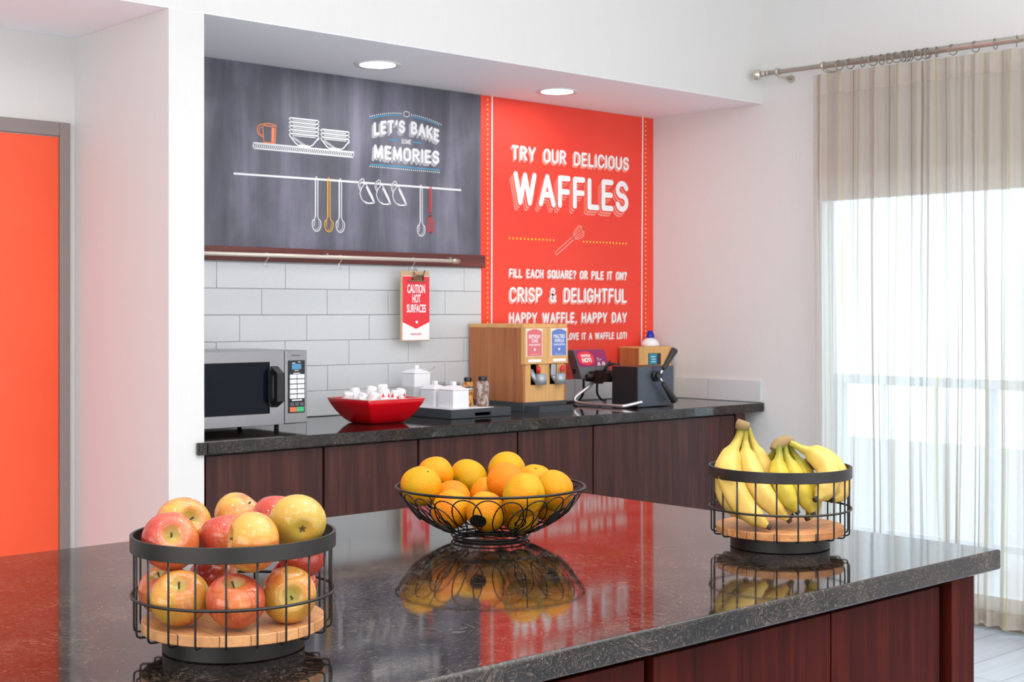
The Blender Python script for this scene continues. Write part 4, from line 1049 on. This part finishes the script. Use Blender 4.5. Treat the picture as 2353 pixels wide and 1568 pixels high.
# pleat phase with irregular widths
wid = []; y = 0
while y < Yc0-Yc1+.3:
    w_ = rnd.choice((.05, .062, .075, .09, .11, .13)); wid.append((y, w_, rnd.uniform(.45, 1), rnd.uniform(-1, 1))); y += w_
def fold(s, zf):
    for (y0, w_, am, sk) in wid:
        if y0 <= s < y0+w_:
            u = (s-y0)/w_
            return am*(.018+.016*zf)*sin(2*PI*u+.4*sin(2*PI*u)), w_, u, sk
    return 0, .1, 0, 0
def cpoint(i, z):
    s = (Yc0-Yc1)*i/nS
    zf = (2.47-z)/2.43
    f_, w_, u, sk = fold(s, zf)
    Ytop = Yc0-s
    drift = zf*sk*.012+.006*sin(z*3.1+s*9)*zf
    edge = .015*sin(z*2.2)*zf*max(0, 1-s/.3)
    pin = 1.0
    if z > 2.38:
        pin = 1-.35*(z-2.38)/.09
    return (RX+f_*pin+.006*sin(s*23+z*1.3)*zf, Ytop+drift-edge, z)
def cmesh(name, zs, mat, par, dx=0):
    mb = MB(); n = nS+1; vs = []; 
    for z in zs:
        for i in range(n):
            p = cpoint(i, z)
            topz = rod_z(p[1])-.038
            zz = z
            if z > 2.3: zz = z+(topz-2.475)*(z-2.3)/.175
            vs.append((p[0]+dx, p[1], zz))
    fs = [(r*n+i, r*n+i+1, (r+1)*n+i+1, (r+1)*n+i) for r in range(len(zs)-1) for i in range(nS)]
    mb.add(vs, fs, True)
    o = mb.build(name, mat, par)
    uv = o.data.uv_layers.new(name='UVMap')
    lz = len(zs)
    for p in o.data.polygons:
        for li in p.loop_indices:
            vi = o.data.loops[li].vertex_index
            uv.data[li].uv = ((vi % n)/nS, zs[vi//n]/2.5)
    return o
cmesh('curtain_sheet', [.045+(2.385-.045)*i/26 for i in range(27)], M_SHEER, cur)
plabel(cmesh('header_band', [2.385+.03*i for i in range(4)], M_SHEERTOP, cur), 'denser pleated top band')
cmesh('hem', [.03, .045, .09], M_SHEERTOP, cur, -.001)

# ------------------------------------------------------------------ fruit baskets on the island
def basket(cx, cy, wood, label, rot0):
    z0 = .915
    t = thing('fruit_basket', (cx, cy, z0), label, 'basket')
    mb = MB(); mb.crisp([(.0001, .0003), (.0935, .0003), (.095, .0015), (.095, .0265), (.094, .0275), (.0001, .0275)], (cx, cy, z0), 72); mb.build('foot', M_BLACKMETAL, t)
    mb = MB(); mb.crisp([(.0001, .0277), (.1210, .0277), (.122, .0287), (.122, .041), (.1210, .042), (.0001, .042)], (cx, cy, z0), 96); mb.build('board', wood, t)
    mb = MB(); mb.crisp([(.1330, .136), (.1362, .136), (.1370, .1367), (.1370, .1567), (.1364, .157), (.1336, .157), (.1330, .1567), (.1330, .136)], (cx, cy, z0), 110); mb.build('rim', M_BLACKMETAL, t)
    mb = MB(); mb.torus((cx, cy, z0+.077), .1352, .0021, 96, 8); mb.build('hoop', M_BLACKMETAL, t)
    pv = math.atan2(-cy, -cx)
    for k in range(21):
        a = pv+math.radians(rot0)+2*PI*k/21; c, s_ = cos(a), sin(a)
        mb = MB(); mb.tube([(cx+r*c, cy+r*s_, z0+z) for r, z in ((.1315, .138), (.1315, .08), (.1315, .033), (.1305, .0285), (.127, .0265), (.118, .0262), (.098, .0262))], .0016, 6); mb.build('upright', M_BLACKMETAL, t)
    return t
basket(.9946, 1.653, M_BEECH, 'round black wire basket with wooden board holding apples', -4.3)
basket(2.2046, 1.6512, M_PINE, 'round black wire basket with wooden board holding bananas', -2.5)
# round wire bowl
bx, by = 1.8525, 2.1001
BP = [(.189, .105), (.176, .083), (.157, .057), (.137, .0415), (.1165, .0295), (.095, .019), (.0745, .0125)]
def bsurf(phi, s):
    k = s*(len(BP)-1); i = min(int(k), len(BP)-2); u = k-i
    r = BP[i][0]*(1-u)+BP[i+1][0]*u; z = BP[i][1]*(1-u)+BP[i+1][1]*u
    return (bx+r*cos(phi), by+r*sin(phi), .915+z)
wbowl = thing('wire_bowl', (bx, by, .915), 'wide black wire bowl with swirled scrollwork holding oranges', 'bowl')
mb = MB(); mb.torus((bx, by, 1.02), .189, .0026, 110, 8); mb.build('rim', M_WIRE, wbowl)
mb = MB(); mb.torus((bx, by, .9165), .074, .002, 72, 6); mb.torus((bx, by, .9225), .078, .0018, 72, 6); mb.torus((bx, by, .9185), .066, .0014, 64, 6); mb.build('base_ring', M_WIRE, wbowl)
mb = MB(); mb.torus((bx, by, .915+.0262), .110, .0014, 90, 6); mb.build('hoop', M_WIRE, wbowl)
fwd = math.atan2(-math.sin(math.radians(90-47.7)), -math.cos(math.radians(90-47.7)))
view_phi = math.atan2(-.7396, -.673)    # direction from the bowl towards the viewer
D2 = math.radians
for k in range(6):
    ph0 = view_phi+D2(-7.7+60*k)
    mb = MB()
    for sg in (-1, 1):
        pts = [bsurf(ph0+sg*D2(7.2)+D2(10.5)*cos(2*PI*i/30), .34+.3*sin(2*PI*i/30)) for i in range(30)]
        mb.tube(pts, .0013, 6, True)
        pts = [bsurf(ph0+sg*D2(21)+D2(11)*cos(2*PI*i/30), .40+.33*sin(2*PI*i/30)) for i in range(30)]
        mb.tube(pts, .0013, 6, True)
    # spiral between the discs
    pc = ph0+D2(30); sp_ = []
    for i in range(70):
        u = i/69; a = 2*PI*2.3*u+1.2; ra = 1.2+12.5*u
        sp_.append(bsurf(pc+D2(ra)*cos(a), .42+.024*ra*sin(a)))
    mb.tube(sp_, .0013, 6)
    for q in range(3):
        pts = [bsurf(ph0+D2(10+20*q)+D2(11)*cos(2*PI*i/22), .83+.13*sin(2*PI*i/22)) for i in range(22)]
        mb.tube(pts, .0013, 6, True)
    mb.build('scrollwork', M_WIRE, wbowl)
    mb = MB()
    c0 = Vector(bsurf(ph0, .33)); ex = (Vector(bsurf(ph0+.02, .33))-c0).normalized(); ez = (Vector(bsurf(ph0, .29))-c0).normalized(); nn = ex.cross(ez).normalized()
    pts = [c0+ex*.0160*cos(2*PI*i/24)+ez*.0160*sin(2*PI*i/24)-nn*.0008 for i in range(24)]
    mb.prism([tuple(p) for p in pts], tuple(nn*.0016)); mb.build('disc', M_WIRE, wbowl)
    mb = MB(); mb.tube([bsurf(ph0+D2(30+4*sin(s_*PI)), s_) for s_ in [i/12 for i in range(13)]], .0013, 6); mb.tube([bsurf(ph0-D2(5*sin(s_*PI)), s_) for s_ in [.55+i/26 for i in range(12)]], .0013, 6); mb.build('rib', M_WIRE, wbowl)

# apples ----------------------------------------------------------------
Rv = Vector((.7396, -.673, 0)); Fv = Vector((-.673, -.7396, 0)); Uv = Vector((0, 0, 1))
def apple_mesh(seed):
    mb = MB(); n = 48; m = 30; rings = []
    rd = random.Random(seed); a1, a2 = rd.uniform(0, 6), rd.uniform(0, 6); e1 = rd.uniform(.015, .04)
    for i in range(m+1):
        p = PI*i/m; p = max(.0005, min(PI-.0005, p))
        r = sin(p)**.92*(1+.05*cos(p)); z = .88*cos(p)-.38*math.exp(-(p/.27)**2)+.17*math.exp(-((PI-p)/.30)**2)
        bw = max(0, -cos(p))**2
        rings.append([(r*cos(2*PI*j/n)*(1+.03*bw*cos(5*2*PI*j/n)+e1*cos(2*2*PI*j/n+a1)), r*sin(2*PI*j/n)*(1+.03*bw*cos(5*2*PI*j/n)+e1*cos(2*2*PI*j/n+a1)), z+.04*r*cos(2*PI*j/n+a2)) for j in range(n)])
    mb.rings(rings, True, True, True)
    sc = .0385
    mb.v = [(x*sc, y*sc, z*sc) for x, y, z in mb.v]
    return mb
proto_a = []
for sd in (1, 2, 3):
    o = apple_mesh(sd).build('apple', M_APPLE)
    mb = MB(); mb.tube([(0, 0, .017), (.001, .0005, .024), (.0025, .001, .0295)], [.0011, .0012, .0018], 8); mb.build('stem', M_STEM, o)
    mb = MB()
    for k in range(5):
        a = 2*PI*k/5; mb.tube([(0, 0, -.0255), (.003*cos(a), .003*sin(a), -.0285), (.0055*cos(a+.3), .0055*sin(a+.3), -.0290)], [.0014, .0012, .0003], 5)
    mb.build('calyx', M_STEM, o)
    proto_a.append(o)
APP = [((.9657, 1.7393, 1.0741), .0390, (.5, .35, .6), .42, 'apple with yellow blush at the back left of the apple basket, stem hollow facing right'),
       ((.9136, 1.6804, 1.0629), .0395, (.3, .45, .8), .62, 'pinkish orange apple at the top left rim, its stem hollow facing the viewer'),
       ((1.0479, 1.7304, 1.0788), .0360, (.6, .75, 0), .42, 'smaller orange-yellow apple at the very back top of the apple basket'),
       ((.9912, 1.6663, 1.0613), .0385, (-.2, .95, -.2), .68, 'red apple with a yellow patch in the middle of the top layer'),
       ((.9715, 1.568, 1.070), .0405, (-.85, .15, .35), .36, 'yellowish apple lying on its side at the front right of the top layer'),
       ((1.0679, 1.6598, 1.0814), .0370, (0, .9, -.4), .66, 'reddish orange apple at the back right of the top layer'),
       ((1.047, 1.577, 1.088), .0385, (-.35, .2, -.9), .14, 'golden apple at the top right rim showing its blossom end'),
       ((1.073, 1.607, 1.034), .0330, (.3, .8, .2), .78, 'red apple wedged under the golden one at the right rim'),
       ((.9051, 1.6396, .9949), .0395, (.1, .75, .6), .38, 'yellow-orange apple standing stem up at the front left of the bottom layer'),
       ((.9496, 1.5745, .9949), .0395, (0, .93, .35), .6, 'orange-pink striped apple at the front middle of the bottom layer'),
       ((1.0270, 1.5690, .9938), .0380, (.3, .1, .95), .44, 'yellow and pink apple at the bottom right, stem hollow turned to the viewer'),
       ((.9243, 1.7138, .9931), .0370, (-.3, .8, .3), .62, 'orange apple at the left edge of the bottom layer behind the wires'),
       ((1.0885, 1.6515, .9905), .0350, (.4, .6, .2), .74, 'pink-red apple at the right edge of the bottom layer'),
       ((1.0159, 1.7446, .9919), .0360, (0, 1, 0), .66, 'dark apple hidden in the shade at the back of the bottom layer')]
pu = [False]*3
for i, (c, r, dr_, tint, lab) in enumerate(APP):
    k = i % 3
    o = proto_a[k] if not pu[k] else dup(proto_a[k]); pu[k] = True
    dv = (Rv*dr_[0]+Uv*dr_[1]+Fv*dr_[2]).normalized()
    q = dv.to_track_quat('Z', 'Y')
    q = q @ Euler((0, 0, i*1.7)).to_quaternion()
    o.rotation_mode = 'QUATERNION'; o.rotation_quaternion = q
    s_ = r/.0395; o.scale = (s_, s_, s_); o.location = c
    o.color = (tint, (i*.137) % 1, 0, 1)
    tag(o, lab, 'apple', 'apples in the wire basket')

# oranges ---------------------------------------------------------------
def orange_mesh(seed):
    mb = MB(); n = 40; m = 26; rd = random.Random(seed); rings = []
    a1, a2, a3 = rd.uniform(0, 6), rd.uniform(0, 6), rd.uniform(0, 6); e = rd.uniform(.012, .03)
    for i in range(m+1):
        p = max(.0005, min(PI-.0005, PI*i/m)); rings.append([])
        for j in range(n):
            a = 2*PI*j/n
            R = 1+e*sin(2*a+a1)*sin(p)+e*.7*sin(3*p+a2)*sin(p)+.012*sin(5*a+a3+2*p)*sin(p)
            z = R*cos(p)*.975-.06*math.exp(-(p/.16)**2)+.03*math.exp(-((PI-p)/.2)**2)
            rings[-1].append((R*sin(p)*cos(a), R*sin(p)*sin(a), z))
    mb.rings(rings, True, True, True); mb.v = [(x*.04, y*.04, z*.04) for x, y, z in mb.v]; return mb
proto_o = []
for sd in (11, 12, 13):
    o = orange_mesh(sd).build('orange', M_ORANGE)
    mb = MB(); mb.lathe([(.0022, .0362), (.0026, .0372), (.0012, .0378)], (0, 0, 0), 8); mb.build('stem_button', plain('green_brown_button', (96, 92, 40), .7), o)
    proto_o.append(o)
ORG = [((1.7382, 2.1791, 1.022), .041, 'orange at the far left of the wire bowl resting on the rim'),
       ((1.8248, 2.243, 1.0302), .040, 'orange at the back left of the wire bowl, partly hidden'),
       ((1.9037, 2.2277, 1.0198), .041, 'orange with a greenish tinge left of the topmost one, in the second row'),
       ((1.8128, 2.1753, .9861), .0415, 'large orange at the front left behind the bowl rim'),
       ((1.9723, 2.1843, 1.0342), .0415, 'topmost orange of the wire bowl at the back'),
       ((1.8787, 2.0835, 1.027), .040, 'deeper coloured orange directly in front of the topmost one'),
       ((1.8234, 1.9702, 1.0168), .0425, 'biggest orange at the front right of the wire bowl'),
       ((1.9779, 2.1045, 1.0151), .040, 'orange peeking out behind the biggest one at the back right'),
       ((1.9074, 1.9745, 1.0183), .0405, 'orange at the far right of the wire bowl'),
       ((1.7837, 2.035, .9809), .0405, 'wrinkled orange behind the round disc at the bowl front'),
       ((1.7601, 2.1125, .9801), .0400, 'orange low on the left behind the scrollwork'),
       ((1.8638, 2.0269, .9703), .040, 'orange low in the bowl under the biggest one'),
       ((1.9402, 2.0402, .9867), .039, 'orange low on the right behind the scrollwork'),
       ((1.8908, 2.1537, .9899), .0395, 'orange buried in the middle of the wire bowl')]
TN = [.45, .52, .28, .6, .42, .8, .42, .5, .45, .55, .62, .45, .5, .6]
pu = [False]*3
for i, (c, r, lab) in enumerate(ORG):
    k = i % 3
    o = proto_o[k] if not pu[k] else dup(proto_o[k]); pu[k] = True
    s_ = r/.0408; o.scale = (s_, s_, s_); o.location = c; o.rotation_euler = (i*2.1+.6, i*1.3, i*.9); o.color = (TN[i], (i*.173) % 1, 0, 1)
    tag(o, lab, 'orange', 'oranges in the wire bowl')

# bananas ---------------------------------------------------------------
BAN = {'A': [[-.0537, .0488, .2306], [-.0632, .0508, .2057], [-.0844, .0498, .1795], [-.1022, .0424, .1483], [-.1081, .028, .1176], [-.1075, .0052, .0874], [-.1008, -.022, .0661], [-.0945, -.0399, .0541], [-.0897, -.048, .0496]],
       'B': [[-.0499, .0454, .2289], [-.0499, .0454, .2027], [-.0594, .0338, .1748], [-.0667, .0134, .1394], [-.0693, -.0113, .1087], [-.0643, -.0361, .0839], [-.0526, -.0535, .0665], [-.0466, -.059, .058]],
       'C': [[-.0382, .0483, .228], [-.0303, .0438, .2016], [-.0219, .0335, .1679], [-.0175, .0159, .131], [-.0172, -.0046, .0992], [-.0158, -.0262, .0745], [-.01, -.0382, .0602]],
       'D': [[-.0492, .0556, .2282], [-.0542, .0655, .1991], [-.0689, .0762, .1637], [-.0795, .0758, .131], [-.0881, .0602, .0999], [-.0874, .0386, .0742], [-.0799, .0155, .0574]],
       'E': [[-.0094, -.005, .1944], [-.0175, -.0111, .1753], [-.031, -.0191, .1519], [-.0418, -.0364, .1252], [-.0449, -.0538, .0999], [-.0434, -.0687, .0816], [-.0398, -.072, .0751]],
       'F': [[.0069, -.0063, .1934], [.0018, -.0152, .1742], [-.0018, -.0321, .1465], [-.0072, -.0543, .1157], [-.0098, -.0722, .0903], [-.0098, -.083, .075], [-.008, -.0847, .0701]],
       'G': [[.0201, -.0047, .1959], [.0294, -.0133, .1738], [.0331, -.0301, .1437], [.0312, -.0487, .1118], [.0225, -.061, .0845], [.0051, -.0654, .0647], [-.0037, -.0626, .06]],
       'H': [[.0137, -.0125, .2002], [.0271, -.0273, .1903], [.0374, -.0503, .1778], [.0412, -.079, .1563], [.0261, -.0971, .131], [-.0059, -.1008, .1095], [-.0251, -.0979, .101]],
       'I': [[.0326, -.0027, .1983], [.0579, -.0121, .1854], [.0853, -.0321, .1713], [.096, -.0561, .1484], [.0871, -.0789, .1243], [.0595, -.0927, .1029], [.0315, -.0953, .0948]],
       'K': [[.0044, .0095, .1908], [.005, .0225, .1728], [.0083, .0398, .1456], [.0073, .0475, .1134], [.0083, .0398, .0841], [.0169, .0252, .0622]]}
BC = (2.2046, 1.6512, .915)
def banana(key, par, mat, rmax, flat=0):
    P = smooth_path([tuple(BC[i]+p[i] for i in range(3)) for p in BAN[key]], 6)
    L = [0]
    for a, b_ in zip(P[:-1], P[1:]): L.append(L[-1]+(b_-a).length)
    T = [l/L[-1] for l in L]
    def rad(t):
        ks = [(0, .0058), (.1, .0060), (.18, .0085), (.28, rmax*.82), (.42, rmax), (.7, rmax*.98), (.84, rmax*.78), (.93, rmax*.42), (.965, .0058), (1, .0050)]
        for (a, ra), (b_, rb_) in zip(ks[:-1], ks[1:]):
            if a <= t <= b_:
                u = (t-a)/(b_-a); u = u*u*(3-2*u); return ra+(rb_-ra)*u
        return ks[-1][1]
    n = 20; mb = MB(); up = Vector((0, 0, 1)); rings = []
    for i, p in enumerate(P):
        t = (P[min(i+1, len(P)-1)]-P[max(i-1, 0)]).normalized()
        if i == 0: up = t.orthogonal().normalized()
        u = (up-t*up.dot(t)).normalized(); w = t.cross(u); up = u; r = rad(T[i])
        zmin = BC[2]+.0432
        ring = []
        for j in range(n):
            a = 2*PI*j/n; q = r*(1+.06*cos(5*a)+.015*cos(10*a)); ring.append(p+(u*cos(a)+w*sin(a))*q)
        lo = min(v.z for v in ring)
        if lo < zmin: ring = [v+Vector((0, 0, zmin-lo)) for v in ring]
        rings.append([tuple(v) for v in ring])
    mb.rings(rings, True, True, True)
    o = mb.build('banana', mat, par)
    uv = o.data.uv_layers.new(name='UVMap')
    nv = len(P)*n
    for p_ in o.data.polygons:
        for li in p_.loop_indices:
            vi = o.data.loops[li].vertex_index; uv.data[li].uv = (T[vi//n], (vi % n)/n)
    return o
b1 = thing('banana_bunch', (BC[0]-.05, BC[1]+.045, BC[2]+.23), 'taller bunch of ripe yellow bananas standing at the left of the basket', 'bananas')
for k in 'ABCD': banana(k, b1, M_BAN_R, {'A': .0235, 'B': .0215}.get(k, .020))
b2 = thing('banana_bunch', (BC[0]+.01, BC[1]-.005, BC[2]+.196), 'lower bunch of greener bananas spreading at the right of the basket', 'bananas')
for k in 'EFGHIK': banana(k, b2, M_BAN_R if k in 'HI' else M_BAN_G, .0215 if k in 'HI' else .0185)
mb = MB(); mb.tube([tuple(BC[i]+p[i] for i in range(3)) for p in ((-.0535, .050, .226), (-.052, .049, .236), (-.050, .0475, .243))], [.0135, .0140, .0115], 14); mb.build('crown', M_CROWN, b1)
mb = MB(); mb.tube(smooth_path([tuple(BC[i]+p[i] for i in range(3)) for p in ((-.013, .004, .186), (-.004, .002, .196), (.012, -.004, .203), (.026, -.008, .2015))], 4), [.009, .010, .0105, .0115, .012, .0125, .0125, .012, .0115, .0105, .0095, .009, .008], 14); mb.build('crown', M_CROWN, b2)
